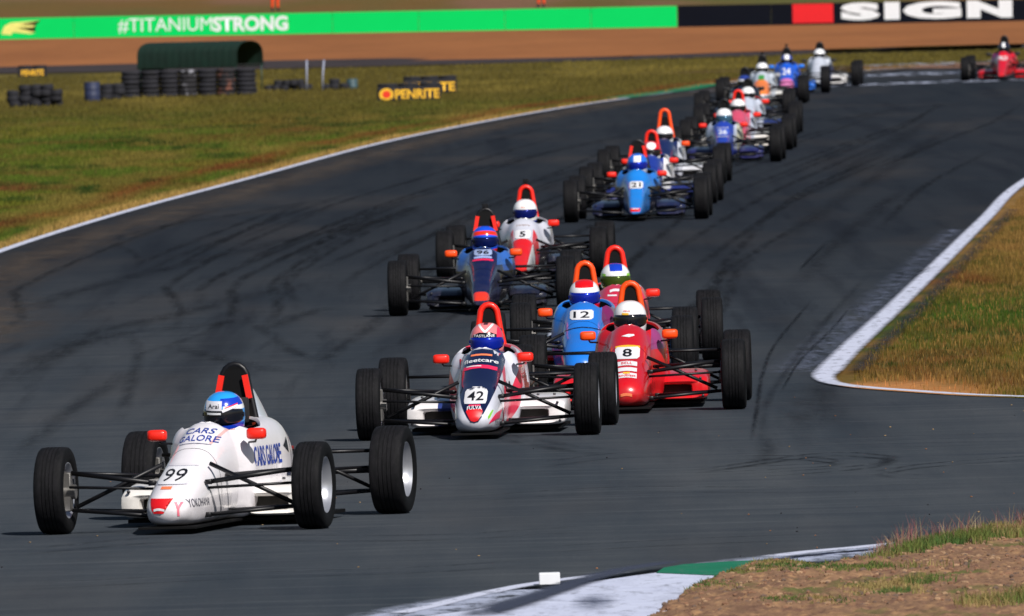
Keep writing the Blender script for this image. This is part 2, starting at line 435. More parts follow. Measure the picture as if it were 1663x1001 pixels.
# ------------------------------------------------------------------ the setting
# terrain out to the horizon, rising into a low grassy bank behind the barrier
def bank(x, y):
    return bank0(x, y) + tilt(x, y)
def bank0(x, y):
    by = barrier_y(x)
    d = y - by
    return -.03 + np.where(d > 6, .55*(1-np.exp(-(d-6)/14)) + np.clip(d-60, 0, 400)*.02, 0)
BAR = [Vector((-30, 640, 0)), Vector((30, 640, 0))]
def barrier_y(x): return 640 + 0*np.asarray(x, float)
def tilt(x, y):
    t = np.clip((y-560)/60, 0, 1); return -.0096*np.clip(x, -60, 60)*t*t*(3-2*t)
xs = np.concatenate([[-3000, -900, -300, -120, -60], np.arange(-40, -16, 2.0), np.arange(-16, 16, .4), np.arange(16, 42, 2.0), [60, 120, 300, 900, 3000]])
ys = np.concatenate([[-400, 0, 60, 90], np.arange(100, 470, 1.5), np.arange(470, 760, 4.0), [780, 830, 900, 1100, 1500, 2500, 5000]])
def terr_col(x, y):
    g = ground_colour(x, y)
    by = barrier_y(x)
    behind = y > by - 2
    b = np.tile(C(104, 80, 44), (len(x), 1)); b = blend(b, C(84, 84, 44), (fbm(x*.1, y*.02, 61)-.42)*5); b = blend(b, C(116, 86, 66), (fbm(x*.16, y*.03, 66)-.55)*6)
    return np.where(behind[:, None], b, g)
terr = grid_sheet('ground', xs, ys, -.03, terr_col, GROUND_M, zf=bank)
tag(obj('ground', terr), kind='structure')
# gravel trap before the barrier
def flat_poly(name, pts, z, m, kind='structure'):
    bm = bmesh.new(); f = bm.faces.new([bm.verts.new((p[0], p[1], z)) for p in pts]); bmesh.ops.triangulate(bm, faces=[f])
    bmesh.ops.recalc_face_normals(bm, faces=bm.faces)
    for f in bm.faces:
        if f.normal.z < 0: f.normal_flip()
    o = bm_obj(name, bm, m, smooth=False)
    if kind: tag(o, kind=kind)
    return o
def earth_mat(name, a, b, c2, s=1.0, bump=0, stretch=1):
    m, t, p = nodes_mat(name); pos = N(t, 'ShaderNodeNewGeometry').outputs['Position']
    c = mix(t, ramp(t, noise(t, pos, .5*s, 5, .65, (1, stretch, 1)), .35, .65), a, b)
    c = mix(t, ramp(t, noise(t, pos, 7*s, 4, .7), .5, .75), c, c2)
    t.links.new(c, p.inputs['Base Color']); p.inputs['Roughness'].default_value = 1; p.inputs['Specular IOR Level'].default_value = .05
    if bump:
        bn = N(t, 'ShaderNodeBump'); bn.inputs['Strength'].default_value = bump; bn.inputs['Distance'].default_value = .03
        t.links.new(noise(t, pos, 25, 6, .75), bn.inputs['Height']); t.links.new(bn.outputs[0], p.inputs['Normal'])
    return m
trap = [G(-60, 109), G(300, 106), G(700, 99), G(1000, 91), G(1200, 84), G(1500, 74), G(1720, 69)]
GRAV = earth_mat('gravel', rgb(136, 88, 56), rgb(156, 102, 64), rgb(116, 76, 50), .25, stretch=.15)
gxs = np.array([-80, -60, -40, -30]+list(np.arange(-28, 29, 2.0))+[30, 40, 60, 80]); rows = []
gt = np.linspace(0, 1, 40)
GX, GT = np.meshgrid(gxs, gt); near = np.interp(GX, [p.x for p in trap], [p.y for p in trap]); GY = near+(638.6-near)*GT
nx_ = len(gxs)
gme = mdata('gravel_trap', list(zip(GX.ravel(), GY.ravel(), (tilt(GX, GY)-.012).ravel())), [(j*nx_+i, j*nx_+i+1, (j+1)*nx_+i+1, (j+1)*nx_+i) for j in range(39) for i in range(nx_-1)], [GRAV])
tag(obj('gravel_trap', gme), kind='structure')
# service road: a dark thin strip along the near side of the gravel
svc = smooth_line([Vector((-80, 532, 0))] + GG((-60, 113), (300, 109), (700, 101.5), (1000, 94), (1200, 88), (1500, 79), (1720, 73)) + [Vector((80, 486, 0))], 6)
so = ribbon('service_road', svc, 13, -.008, mat('old_asphalt', rgb(62, 56, 58), .95, var=.35, vscale=.6, spec=.05)); tag(so, kind='structure')
# circuit
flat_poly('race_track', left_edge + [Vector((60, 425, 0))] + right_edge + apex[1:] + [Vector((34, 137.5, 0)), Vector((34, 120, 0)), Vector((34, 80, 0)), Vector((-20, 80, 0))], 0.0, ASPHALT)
WHITE = ribbon_mat('line_paint', rgb(200, 205, 226), 1.0, .24, .28, .46, 9, .22)
DUST = ribbon_mat('chalk_dust', rgb(140, 150, 180), .42, .5, .40, .72, 7, .12)
EDGE_DIRT = ribbon_mat('verge_dirt', rgb(96, 84, 74), .55, .5, .3, .6, 2, .2)
EDGE_DARK = ribbon_mat('rubber_marbles', rgb(50, 52, 60), .8, .4, .3, .6, 6, .3)  # dark asphalt gutter just outside the white line
def line(name, pts, w_, z, m, off=0): return tag(ribbon(name, pts, w_, z, m, offset=off), kind='structure')
le = [p for p in left_edge if p.y > 120 and p.y < 470]
line('edge_dirt', le, 1.5, .004, EDGE_DIRT, -.75)
line('white_edge_line', le, lambda t: .17, .009, WHITE, -.02)
re_ = [p for p in right_edge if p.y < 400]
line('chalk_dust', [p for p in re_ if p.y < 215], lambda t: .35+.35*t, .005, DUST, -.24)
line('white_edge_line', re_, lambda t: .15+.12*t, .010, WHITE)
line('white_edge_line', apex, lambda t: .27-.10*min(1, t*4), .014, WHITE)
line('dark_gutter', [p for p in right_edge if p.y < 230], .22, .006, EDGE_DARK, .24)
GREEN = ribbon_mat('green_paint', rgb(24, 112, 78), .95, .08, .2, .42, 3, .5)
gfar = smooth_line(GG((1010, 160), (1060, 153), (1110, 147), (1165, 137)), 6)
line('green_verge_paint', gfar, .7, .012, GREEN, .1)
# skid marks and rubber laid on the track (pixel polylines put back on the ground)
RUB = ribbon_mat('skid_rubber', rgb(15, 17, 23), .72, .42, .34, .60, 9, .10, endsoft=.12)
RUBW = ribbon_mat('skid_rubber_faint', rgb(19, 22, 30), .45, .45, .36, .66, 6, .08, endsoft=.2)
marks = [
 ([(455, 562), (520, 585), (560, 560), (600, 535), (640, 500)], .22, RUBW), ([(400, 520), (440, 545), (478, 575), (500, 590)], .2, RUBW),
 ([(0, 640), (90, 575), (170, 538), (300, 510), (420, 478), (560, 455)], .5, RUBW), ([(60, 590), (190, 545), (330, 530), (440, 515), (560, 515)], .35, RUBW),
 ([(0, 520), (140, 470), (300, 430), (520, 380), (700, 340)], .4, RUBW), ([(180, 395), (215, 410), (232, 432)], .14, RUBW),
 ([(150, 400), (250, 372), (380, 350), (560, 320)], .3, RUBW), ([(560, 385), (610, 362), (680, 335)], .3, RUB), ([(600, 420), (690, 388), (760, 362)], .25, RUBW),
 ([(195, 690), (215, 620), (225, 575), (212, 540)], .16, RUBW), ([(430, 540), (500, 510), (560, 500), (640, 498)], .3, RUBW), ([(250, 560), (320, 575), (430, 600), (560, 610)], .3, RUBW),
 ([(700, 300), (800, 270), (930, 240), (1060, 212)], .4, RUBW), ([(860, 300), (960, 270), (1000, 255)], .35, RUBW), ([(720, 250), (820, 225), (900, 205)], .3, RUBW),
 ([(1130, 770), (1330, 742), (1420, 744), (1448, 749), (1400, 762), (1270, 772), (1130, 778)], .16, RUB), ([(1130, 748), (1270, 746), (1350, 752), (1350, 757), (1270, 762), (1100, 770)], .12, RUB),
 ([(1425, 772), (1500, 760), (1600, 752), (1700, 744)], .14, RUB), ([(1130, 728), (1300, 722), (1480, 714), (1700, 708)], .12, RUBW), ([(1130, 735), (1400, 728), (1700, 722)], .12, RUBW),
 ([(1420, 770), (1480, 778), (1560, 776)], .14, RUBW), ([(1245, 740), (1240, 700), (1250, 650), (1290, 590), (1345, 520), (1420, 440)], .10, RUBW),
 ([(1222, 720), (1232, 660), (1240, 610), (1262, 560), (1320, 490)], .05, RUB), ([(1330, 620), (1322, 660), (1312, 700)], .6, RUBW), ([(1245, 760), (1247, 735), (1252, 712)], .22, RUBW),
 ([(1270, 640), (1300, 590), (1350, 540), (1380, 505)], .04, RUB), ([(1290, 330), (1360, 290), (1440, 240), (1520, 190)], .5, RUBW), ([(1240, 420), (1330, 350), (1420, 290), (1560, 200)], .4, RUBW),
 ([(1280, 480), (1380, 380), (1480, 300)], .35, RUBW), ([(1300, 440), (1330, 410), (1345, 395)], .06, RUB), ([(1480, 452), (1515, 440), (1550, 436)], .08, RUB), ([(1340, 200), (1460, 180), (1620, 165)], .5, RUBW),
 ([(0, 905), (300, 880), (700, 878), (1000, 860)], .3, RUBW), ([(0, 960), (400, 940), (700, 930), (900, 915)], .25, RUBW), ([(700, 820), (1000, 800), (1300, 800), (1663, 790)], .2, RUBW), ([(850, 900), (1100, 886), (1400, 874)], .2, RUBW),
 ([(20, 760), (80, 700), (160, 640), (230, 600)], .25, RUBW), ([(560, 700), (700, 690), (850, 720), (1000, 740), (1130, 735)], .25, RUBW), ([(880, 760), (1000, 745), (1150, 742)], .16, RUBW),
]
skid_root = None
for k, (pl, wd, m_) in enumerate(marks):
    tag(ribbon('skid_mark', smooth_line(GG(*pl), 8), wd, .0155+.0006*k, m_), kind='structure')
FINE = ribbon_mat('fine_tyre_streak', rgb(14, 16, 22), .44, .4, .36, .60, 8, .04, endsoft=.25)
for k in range(34):
    f0 = .18+.66*((k*0.618) % 1); f1 = f0+random.uniform(-.035, .035); y0, y1 = random.uniform(150, 260), 0; y1 = y0+random.uniform(40, 110); pts = []
    for q in range(14):
        t = q/13; y = y0+(y1-y0)*t; xl, xr = strip_edge_x(y, left_edge), strip_edge_x(y, right_edge); f = f0+(f1-f0)*t+.008*math.sin(t*3+k)
        pts.append(Vector((xl+(xr-xl)*f, y, 0)))
    for off in ((-.8, .8) if k % 3 == 0 else (0,)):
        tag(ribbon('tyre_streak', pts, .17, .0125+.00004*k, FINE, offset=off), kind='structure')
# heat-mirage shimmer painted as pale patches on the far asphalt between the last two cars
PALE = ribbon_mat('painted_mirage_shimmer', rgb(190, 198, 222), .9, .6, .46, .58, 3.0, .10)
BARE = ribbon_mat('dusty_shoulder', rgb(150, 112, 92), .85, .5, .35, .55, 1.2, .12)
line('dusty_shoulder', smooth_line(GG((1395, 114), (1480, 111), (1560, 107), (1640, 103), (1720, 99)), 6), 17, .009, BARE)
line('shimmer_patch', smooth_line(GG((1390, 108), (1500, 105), (1600, 101), (1700, 97)), 6), 7, .013, PALE)
line('shimmer_patch', smooth_line(GG((1385, 123), (1480, 121), (1560, 119), (1650, 116)), 6), 13, .0135, PALE)
line('shimmer_patch', smooth_line(GG((1385, 138), (1480, 136), (1560, 135)), 6), 15, .0138, PALE)

# foreground kerb: painted concrete slab with a green section, white outline strips
def poly_px(name, pts, z, m, th=.03):
    P = [G(x, y, z) for x, y in pts]; bm = bmesh.new(); f = bm.faces.new([bm.verts.new((p.x, p.y, z)) for p in P])
    bmesh.ops.recalc_face_normals(bm, faces=[f])
    if f.normal.z < 0: f.normal_flip()
    r = bmesh.ops.extrude_face_region(bm, geom=[f])
    for e in r['geom']:
        if isinstance(e, bmesh.types.BMVert): e.co.z = z
    for v in f.verts: v.co.z = z - th
    bmesh.ops.triangulate(bm, faces=[q for q in bm.faces if len(q.verts) > 4]); bmesh.ops.recalc_face_normals(bm, faces=bm.faces)
    return bm_obj(name, bm, m, smooth=False)
def kerb_mat(name, a, b, stain, spot=None):
    m, t, p = nodes_mat(name); pos = N(t, 'ShaderNodeNewGeometry').outputs['Position']
    c = mix(t, ramp(t, noise(t, pos, 3, 5, .7), .35, .7), a, b)
    c = mix(t, math_(t, 'MULTIPLY', ramp(t, noise(t, pos, 2.2, 6, .75, (1, .12, 1)), .5, .7), .45), c, rgb(110, 112, 124))
    c = mix(t, ramp(t, noise(t, pos, 8, 5, .75, (1, .25, 1)), .53, .72), c, stain)
    if spot:
        vm = N(t, 'ShaderNodeVectorMath', operation='DISTANCE'); t.links.new(pos, vm.inputs[0]); vm.inputs[1].default_value = spot
        s_ = math_(t, 'ADD', vm.outputs['Value'], math_(t, 'MULTIPLY', noise(t, pos, 16, 4, .7), .25))
        c = mix(t, ramp(t, s_, .30, .20, 0, .75), c, rgb(92, 98, 120))
    t.links.new(c, p.inputs['Base Color']); p.inputs['Roughness'].default_value = .85; p.inputs['Specular IOR Level'].default_value = .2; return m
kerb = poly_px('white_kerb_slab', [(640, 1030), (690, 1001), (760, 992), (800, 985), (880, 962), (960, 945), (1030, 935), (1075, 929), (1160, 931), (1158, 945), (1120, 970), (1060, 1015), (1040, 1030)], .030,
        kerb_mat('white_concrete', rgb(200, 206, 228), rgb(184, 190, 214), rgb(130, 134, 150), tuple(G(965, 985))))
tag(kerb, kind='structure')
gk = poly_px('green_kerb_slab', [(1066, 930), (1078, 922), (1110, 916.5), (1180, 912), (1245, 909), (1262, 914), (1215, 924), (1160, 934)], .034,
        kerb_mat('green_concrete', rgb(20, 106, 78), rgb(26, 116, 88), rgb(60, 110, 92)))
tag(gk, kind='structure')
WLN = ribbon_mat('worn_line_paint', rgb(176, 184, 208), .9, .3, .34, .55, 7, .3)
line('worn_white_line', smooth_line(GG((1240, 917), (1300, 909), (1380, 901), (1440, 894), (1500, 887)), 8), .9, .012, WLN)
line('worn_white_line', smooth_line(GG((1255, 913), (1330, 904), (1400, 898), (1475, 890)), 8), .22, .036, WHITE)
line('worn_white_line', smooth_line(GG((650, 1003), (700, 992), (760, 977), (850, 958), (940, 945), (1010, 937)), 8), .16, .026, WHITE)
line('worn_white_line', smooth_line(GG((600, 1020), (700, 996), (800, 978), (880, 964)), 8), .7, .024, WLN)
line('skid_mark', smooth_line(GG((770, 1012), (830, 993), (900, 970), (960, 950), (1015, 936), (1075, 926), (1110, 920)), 8), lambda t: .30-.10*t, .042, ribbon_mat('skid_rubber_kerb', rgb(60, 66, 84), .92, .3, .2, .45, 5, .15, endsoft=.08))
line('oil_stain', smooth_line(GG((962, 1004), (964, 990), (968, 974)), 6), .26, .046, ribbon_mat('dark_stain', rgb(80, 88, 112), .8, .5, .3, .6, 9, .4, endsoft=.35))
blk = MB(); bp = G(893, 957); blk.box((0, 0, .033), (.118, .16, .066), ch=.12)
bo = obj('marker_block', blk.data('marker_block', [mat('white_plastic', rgb(228, 230, 236), .5, var=.05)], smooth=False)); bo.location = (bp.x, bp.y, .0265)
tag(bo, 'small white rectangular marker block on the asphalt beside the painted kerb', 'marker block')

# foreground dirt mound
def mound_edge(x):   # near/right region lies beyond this front: y limit as function of x
    P = [G(1000, 1040), G(1060, 1003), G(1100, 972), G(1165, 938), G(1200, 926), G(1262, 916), G(1330, 921), G(1400, 908), G(1470, 893), G(1520, 884), G(1600, 872), G(1700, 862)]
    return np.interp(x, [p.x for p in P], [p.y for p in P])
mx = np.linspace(.4, 4.8, 240); my = np.linspace(93, 110, 330)
def mound_z(x, y):
    e = mound_edge(x); d = e - y
    return -.05 + np.clip(d/.6, 0, 1)*.085 + np.clip(d, 0, 8)*.006 + np.clip(d/.5, 0, 1)*((fbm(x*4, y*1.6, 71)-.5)*.05 + (fbm(x*14, y*7, 75)-.5)*.045 + (fbm(x*40, y*22, 79)-.5)*.022)
def mound_c(x, y):
    g = np.tile(C(126, 98, 78), (len(x), 1)); g = blend(g, C(144, 112, 86), (fbm(x*6, y*2.5, 81)-.45)*5); g = blend(g, C(112, 84, 70), (fbm(x*12, y*6, 83)-.55)*7); g = blend(g, C(164, 128, 94), (fbm(x*22, y*11, 88)-.62)*8)
    g = blend(g, C(96, 96, 56), (fbm(x*1.6, y*.8, 85)-.60)*8)
    return g
mo = obj('dirt_verge', grid_sheet('dirt_verge', mx, my, 0, mound_c, attr_mat('dirt_surface', fine=30, amt=.3), zf=mound_z)); tag(mo, kind='structure')
# clods and stones on the dirt
cl = MB()
def pebble(cx, cy, cz, r):
    bm = bmesh.new(); bmesh.ops.create_icosphere(bm, subdivisions=1, radius=r)
    q = [random.uniform(.6, 1.3) for _ in range(3)]
    vs_ = [(cx+v.co.x*q[0]*random.uniform(.8, 1.2), cy+v.co.y*q[1]*random.uniform(.8, 1.2), cz+v.co.z*.6*random.uniform(.8, 1.2)) for v in bm.verts]
    bm.verts.index_update(); cl.add(vs_, [[v.index for v in f.verts] for f in bm.faces], random.choice([0, 0, 1, 2])); bm.free()
cnt = 0
while cnt < 2600:
    x = random.uniform(.6, 3.6); y = random.uniform(97, 108.5)
    if y > mound_edge(x)-.3: continue
    z = float(mound_z(np.array([x]), np.array([y]))[0]); pebble(x, y, z+.001, random.choice([.006, .008, .01, .013, .02])); cnt += 1
co = obj('clods', cl.data('clods', [mat('clod_a', rgb(130, 96, 74), 1, var=.2), mat('clod_b', rgb(100, 82, 72), 1, var=.2), mat('clod_c', rgb(156, 126, 98), 1, var=.2)], smooth=False, fix=False))
tag(co, 'loose clods and stones scattered over the brown dirt verge', 'stones', kind='stuff')

# ------------------------------------------------------------------ grass
def scatter(n, f):
    x, y = f(n); return x, y
# left infield verge
n = 300000
y = 190*(488/190)**rng.uniform(0, 1, n)**.95
ex = np.where(y < 445, strip_edge_x(y, left_edge), .0288*y+2); lo = -.0288*y - 2.5
x = lo + (ex-.14-lo)*rng.uniform(0, 1, n)**.8
k = (ex-.1 > lo) & (x < ex-.12) ; x, y = x[k], y[k]
c = ground_colour(x, y)*rng.uniform(.7, 1.75, len(x))[:, None]
st = rng.uniform(0, 1, len(x)) < .05; c[st] = C(104, 96, 50)*rng.uniform(.7, 1.2, st.sum())[:, None]
k = y < barrier_y(x)*0 + np.interp(x, [p.x for p in svc], [p.y for p in svc])-8; x, y, c = x[k], y[k], c[k]
hh = rng.uniform(.03, .085, len(x))*(.6+.9*fbm(x*.5, y*.2, 91))
blades('infield_grass', x, y, -.03, hh, .009+.00003*y, c, label='green and reddish-brown infield grass left of the track')
# right-hand verge
n = 130000
y = rng.uniform(138.8, 275, n); yy = y
exr = np.where(y > 146.5, strip_edge_x(y, right_edge)+.15+.12*fbm(y*2, y*0, 5), 2.45)
hi = .0288*y+2.5; x = exr + (hi-exr)*rng.uniform(0, 1, n)
def apex_y(x): 
    ax = np.array([p.x for p in apex[7:]]); ay = np.array([p.y for p in apex[7:]]); o = np.argsort(ax); return np.interp(x, ax[o], ay[o])
k = (x < hi) & (y > apex_y(x)+1.2) & ((y > 149) | (x > exr)); x, y = x[k], y[k]
ap = np.sqrt(((x-3.0)/.65)**2 + ((y-143.7)/3.6)**2); k = (ap > 1.0) | (rng.uniform(0, 1, len(x)) < .12); x, y = x[k], y[k]
c = ground_colour(x, y)*rng.uniform(.55, 1.2, len(x))[:, None]
st = rng.uniform(0, 1, len(x)) < .15; c[st] = C(140, 110, 60)*rng.uniform(.6, 1.1, st.sum())[:, None]
hh = rng.uniform(.025, .075, len(x))*(.5+1.0*fbm(x*1.2, y*.5, 93))
blades('verge_grass', x, y, -.03, hh, .008, c, label='patchy brown and green grass inside the white corner line')
# foreground: ground cover along the mound's crest and scattered tufts
n = 260000
x = rng.uniform(.9, 4.2, n); y = rng.uniform(96, 109.5, n); e = mound_edge(x); d = e-y
dens = np.clip(1-np.abs(d-1.0)/1.3, 0, 1)*np.clip((x-1.95)/.35, 0, 1)*1.3
dens += np.clip(1-np.abs(d-.35)/.55, 0, 1)*.55*(fbm(x*3, y, 101)*1.6-.3)
tuft = (fbm(x*2.0, y*.9, 103)-.60)*6; dens += np.clip(tuft, 0, .6)
dens += np.clip(1-np.sqrt(((x-2.08)/.35)**2+((y-100.1)/.35)**2), 0, 1)*.9 + np.clip(1-np.sqrt(((x-.95)/.3)**2+((y-101.6)/1.3)**2), 0, 1)*.5
k = (d > .02) & (rng.uniform(0, 1, n) < dens*.75); x, y, d = x[k], y[k], d[k]
g0 = blend(np.tile(C(88, 98, 50), (len(x), 1)), C(136, 118, 78), (fbm(x*3, y*1.5, 105)-.42)*6); g0 = blend(g0, C(62, 86, 44), (fbm(x*5, y*2, 107)-.5)*6)
hh = rng.uniform(.018, .06, len(x))*(.5+.9*np.clip((x-1.9)/.5, 0, 1))
blades('verge_ground_cover', x, y, 0, hh, .006, g0*rng.uniform(.6, 1.35, len(x))[:, None], lean=.9, z0arr=mound_z(x, y)-.004, label='low green ground cover and tufts on the dirt in the foreground')
# tall seed-head grass
n = 1500
cxs = rng.uniform(2.05, 4.0, 60); x = rng.choice(cxs, n)+rng.normal(0, .06, n); y = mound_edge(x)-rng.uniform(.05, 1.3, n)
ok = x > 2.02; x, y = x[ok], y[ok]
hh = rng.uniform(.06, .15, len(x))*(.5+1.6*fbm(x*5, x*0+3, 111))*np.clip((x-1.9)/.45, .35, 1)
c = np.where((rng.uniform(0, 1, len(x)) < .6)[:, None], C(126, 84, 84), C(150, 134, 104))*rng.uniform(.7, 1.2, len(x))[:, None]
blades('tall_grass', x, y, 0, hh, .004, c, lean=.9, z0arr=mound_z(x, y), label='thin tall pinkish seed-head grass along the near dirt verge')
# bits of debris on the near asphalt
db = MB(); cl = db
for _ in range(150):
    px, py = random.uniform(0, 1663), random.uniform(640, 930)
    p = G(px, py)
    if py > 700 and random.random() < .4 or px > 1150:
        pebble(p.x, p.y, .03, random.uniform(.004, .009))
do = obj('debris', db.data('debris', [mat('debris_tan', rgb(140, 116, 84), 1), mat('debris_dark', rgb(30, 30, 36), 1), mat('debris_brown', rgb(140, 96, 66), 1)], smooth=False, fix=False))
for v in do.data.vertices: v.co.z -= .025
tag(do, 'tiny stones and rubber crumbs scattered on the near asphalt', 'debris', kind='stuff')
# ================================================================== racing cars
# car space: origin on the ground under the middle of the front axle, nose towards -Y, x to the viewer's right
WHEELBASE = 2.52; TRK_F = .812; TRK_R = .795; RF = .270; RR = .278; WF = .185; WR = .212
BLACK = mat('black_tube', rgb(22, 22, 26), .42, .3, var=.1)
CARBON = mat('matt_black', rgb(7, 7, 9), .7, var=.15, spec=.2)
RUBBER = None
def tyre_mat():
    m, t, p = nodes_mat('tyre_rubber'); tc = N(t, 'ShaderNodeTexCoord').outputs['Object']
    sp = N(t, 'ShaderNodeSeparateXYZ'); t.links.new(tc, sp.inputs[0])
    r = math_(t, 'SQRT', math_(t, 'ADD', math_(t, 'MULTIPLY', sp.outputs[1], sp.outputs[1]), math_(t, 'MULTIPLY', sp.outputs[2], sp.outputs[2])))
    tread = ramp(t, r, .255, .268)
    n1 = ramp(t, noise(t, tc, 14, 5, .7, (3, 1, 1)), .35, .7)
    c = mix(t, math_(t, 'MULTIPLY', tread, n1), rgb(8, 9, 12), rgb(24, 23, 27))
    n2 = ramp(t, noise(t, tc, 45, 3, .7, (4, .6, .6)), .58, .72); c = mix(t, math_(t, 'MULTIPLY', math_(t, 'MULTIPLY', n2, tread), .5), c, rgb(50, 47, 50))
    t.links.new(c, p.inputs['Base Color']); p.inputs['Roughness'].default_value = .75; p.inputs['Specular IOR Level'].default_value = .2
    b = N(t, 'ShaderNodeBump'); b.inputs['Strength'].default_value = .35; b.inputs['Distance'].default_value = .004
    t.links.new(noise(t, tc, 60, 4, .7), b.inputs['Height']); t.links.new(b.outputs[0], p.inputs['Normal'])
    return m
RUBBER = tyre_mat()
SILVER = mat('wheel_alloy', rgb(196, 198, 206), .32, .75, var=.06)
DULL = mat('dull_metal', rgb(120, 118, 116), .45, .7, var=.15)
GLASS = mat('mirror_glass', rgb(150, 160, 175), .05, 1.0, var=.02)
REDT = mat('red_tape', rgb(238, 34, 14), .42, coat=.2, var=.05)
ORANGET = mat('orange_tape', rgb(250, 78, 8), .42, coat=.2, var=.05)
def tyre_data(r, wd, name):
    h = wd/2; pr = []
    rim = .168
    for a, rr in ((-h*.74, rim-.004), (-h*.86, rim+.006), (-h*.99, rim+.035), (-h*1.0, rim+.058), (-h*.985, r-.030), (-h*.94, r-.014), (-h*.84, r-.005), (-h*.60, r-.002)): pr.append((a, rr))
    gr = [-.38, -.13, .13, .38]
    for g in gr: pr += [(h*g-.0035, r-.001), (h*g-.002, r-.006), (h*g+.002, r-.006), (h*g+.0035, r-.001)]
    pr += [(-a, rr) for a, rr in pr[:8][::-1]]
    return MB().lathe(pr, 56).data(name, [RUBBER], auto=50)
def rim_data(wd, name):
    """outer side is +x: deep polished barrel with a centre disc of spokes set near the inner third"""
    h = wd/2*.86; m = MB()
    m.lathe([(h, .172), (h*.98, .177), (h*.9, .176), (h*.84, .165), (h*.62, .160), (h*.5, .148), (-.01, .142), (-h*.5, .146), (-h*.84, .165), (-h*.92, .176), (-h*.99, .176), (-h, .170), (-h*.9, .160), (-h*.5, .140), (0, .136), (h*.5, .142), (h*.8, .160), (h, .172)], 48)
    cx = .0
    m.lathe([(cx+.022, .0), (cx+.022, .034), (cx+.012, .040), (cx+.008, .06), (cx-.012, .06), (cx-.012, 0)], 32)
    for k in range(8):
        t = 2*math.pi*k/8
        M_ = Matrix.Rotation(t, 3, 'X')
        m.box(M_ @ Vector((cx-.002, 0, .096)), (.018, .034, .086), M=M_, ch=.25)
    for k in range(4):
        t = 2*math.pi*(k+.5)/4; m.lathe([(cx+.03, 0), (cx+.03, .006), (cx+.01, .006)], 6, c=(0, .026*math.cos(t), .026*math.sin(t)))
    return m.data(name, [SILVER], auto=35)
TYF, TYR = tyre_data(RF, WF, 'tyre'), tyre_data(RR, WR, 'tyre')
RMF, RMR = rim_data(WF, 'rim'), rim_data(WR, 'rim')
def brake_data():
    m = MB(); m.lathe([(-.006, .04), (-.006, .118), (.006, .118), (.006, .04)], 40, mi=0)
    m.box((-.02, -.085, .03), (.05, .05, .11), 1, .2)
    return m.data('brake_disc', [DULL, mat('caliper_grey', rgb(70, 70, 76), .4, .5)], auto=40)
def upright_data():
    m = MB(); m.box((0, 0, 0), (.05, .07, .24), 0, .25); m.lathe([(-.04, 0), (-.04, .045), (.05, .045), (.05, 0)], 20)
    return m.data('upright', [DULL], auto=40)
BRK, UPR = brake_data(), upright_data()
def susp_f(s):
    m = MB(); o = TRK_F-.10
    m.tube([(s*o, 0, .375), (s*.155, -.12, .305)], .0115, 8, flat=1.3); m.tube([(s*o, 0, .375), (s*.19, .34, .335)], .0115, 8)
    m.tube([(s*o, .01, .145), (s*.150, -.16, .105)], .0125, 8); m.tube([(s*o, .01, .145), (s*.21, .38, .115)], .0125, 8)
    for p in ((s*.178, -.12, .307), (s*.178, -.16, .107), (s*.215, .34, .335), (s*.215, .38, .115)): m.box(p, (.04, .04, .03), 0, .2)
    return m.data('wishbones', [BLACK])
def push_f(s): return MB().tube([(s*(TRK_F-.13), .0, .165), (s*.15, .06, .415)], .0135, 8).data('pushrod', [BLACK])
def tie_f(s): return MB().tube([(s*(TRK_F-.10), -.07, .29), (s*.165, -.08, .27)], .009, 8).data('track_rod', [BLACK])
def susp_r(s):
    m = MB(); o = TRK_R-.11; y = WHEELBASE
    m.tube([(s*o, y, .40), (s*.17, y-.12, .40)], .0115); m.tube([(s*o, y, .40), (s*.15, y+.25, .40)], .0115)
    m.tube([(s*o, y+.03, .15), (s*.16, y+.28, .13)], .0125); m.tube([(s*o, y, .15), (s*.22, y-.55, .13)], .0125)
    m.tube([(s*o, y-.05, .30), (s*.24, y-.62, .30)], .010)
    return m.data('rear_wishbones', [BLACK])
def push_r(s): return MB().tube([(s*(TRK_R-.14), WHEELBASE, .17), (s*.15, WHEELBASE-.05, .42)], .012).data('rear_pushrod', [BLACK])
def shaft(s): return MB().tube([(s*(TRK_R-.05), WHEELBASE, RR), (s*.12, WHEELBASE, .27)], .018, 10).data('driveshaft', [BLACK])
SUSP = {s: (susp_f(s), push_f(s), tie_f(s), susp_r(s), push_r(s), shaft(s)) for s in (-1, 1)}
# body shells -------------------------------------------------------------
#            y     w     zb    zt    n
SHELL_A = [(-.665, .035, .125, .170, 2), (-.645, .085, .085, .208, 2), (-.58, .128, .062, .256, 2.1), (-.45, .152, .052, .300, 2.4), (-.15, .172, .050, .385, 2.5), (.25, .182, .050, .478, 2.6), (.65, .186, .05, .575, 2.6), (.90, .192, .05, .634, 2.5), (1.03, .200, .05, .652, 2.5), (1.10, .228, .05, .634, 2.8), (1.20, .276, .05, .640, 4.4), (1.75, .286, .05, .652, 4.8), (2.05, .286, .06, .662, 4.0), (2.35, .272, .08, .655, 3.4), (2.65, .24, .10, .62, 3.0), (2.95, .19, .14, .55, 2.8), (3.08, .15, .18, .50, 2.6)]
SHELL_B = [(-.69, .044, .100, .124, 3), (-.68, .056, .092, .136, 3), (-.62, .068, .085, .168, 3.2), (-.35, .092, .080, .252, 3.4), (.0, .114, .080, .360, 3.2), (.40, .136, .08, .455, 3.0), (.75, .162, .08, .548, 2.8), (.92, .184, .08, .606, 2.5), (1.05, .200, .08, .632, 2.4), (1.14, .240, .08, .612, 3.0), (1.26, .290, .08, .618, 4.4), (1.75, .292, .08, .63, 4.6), (2.05, .270, .08, .63, 3.4), (2.35, .24, .09, .60, 3), (2.65, .20, .12, .56, 2.8), (2.95, .15, .16, .50, 2.6), (3.08, .11, .2, .46, 2.4)]
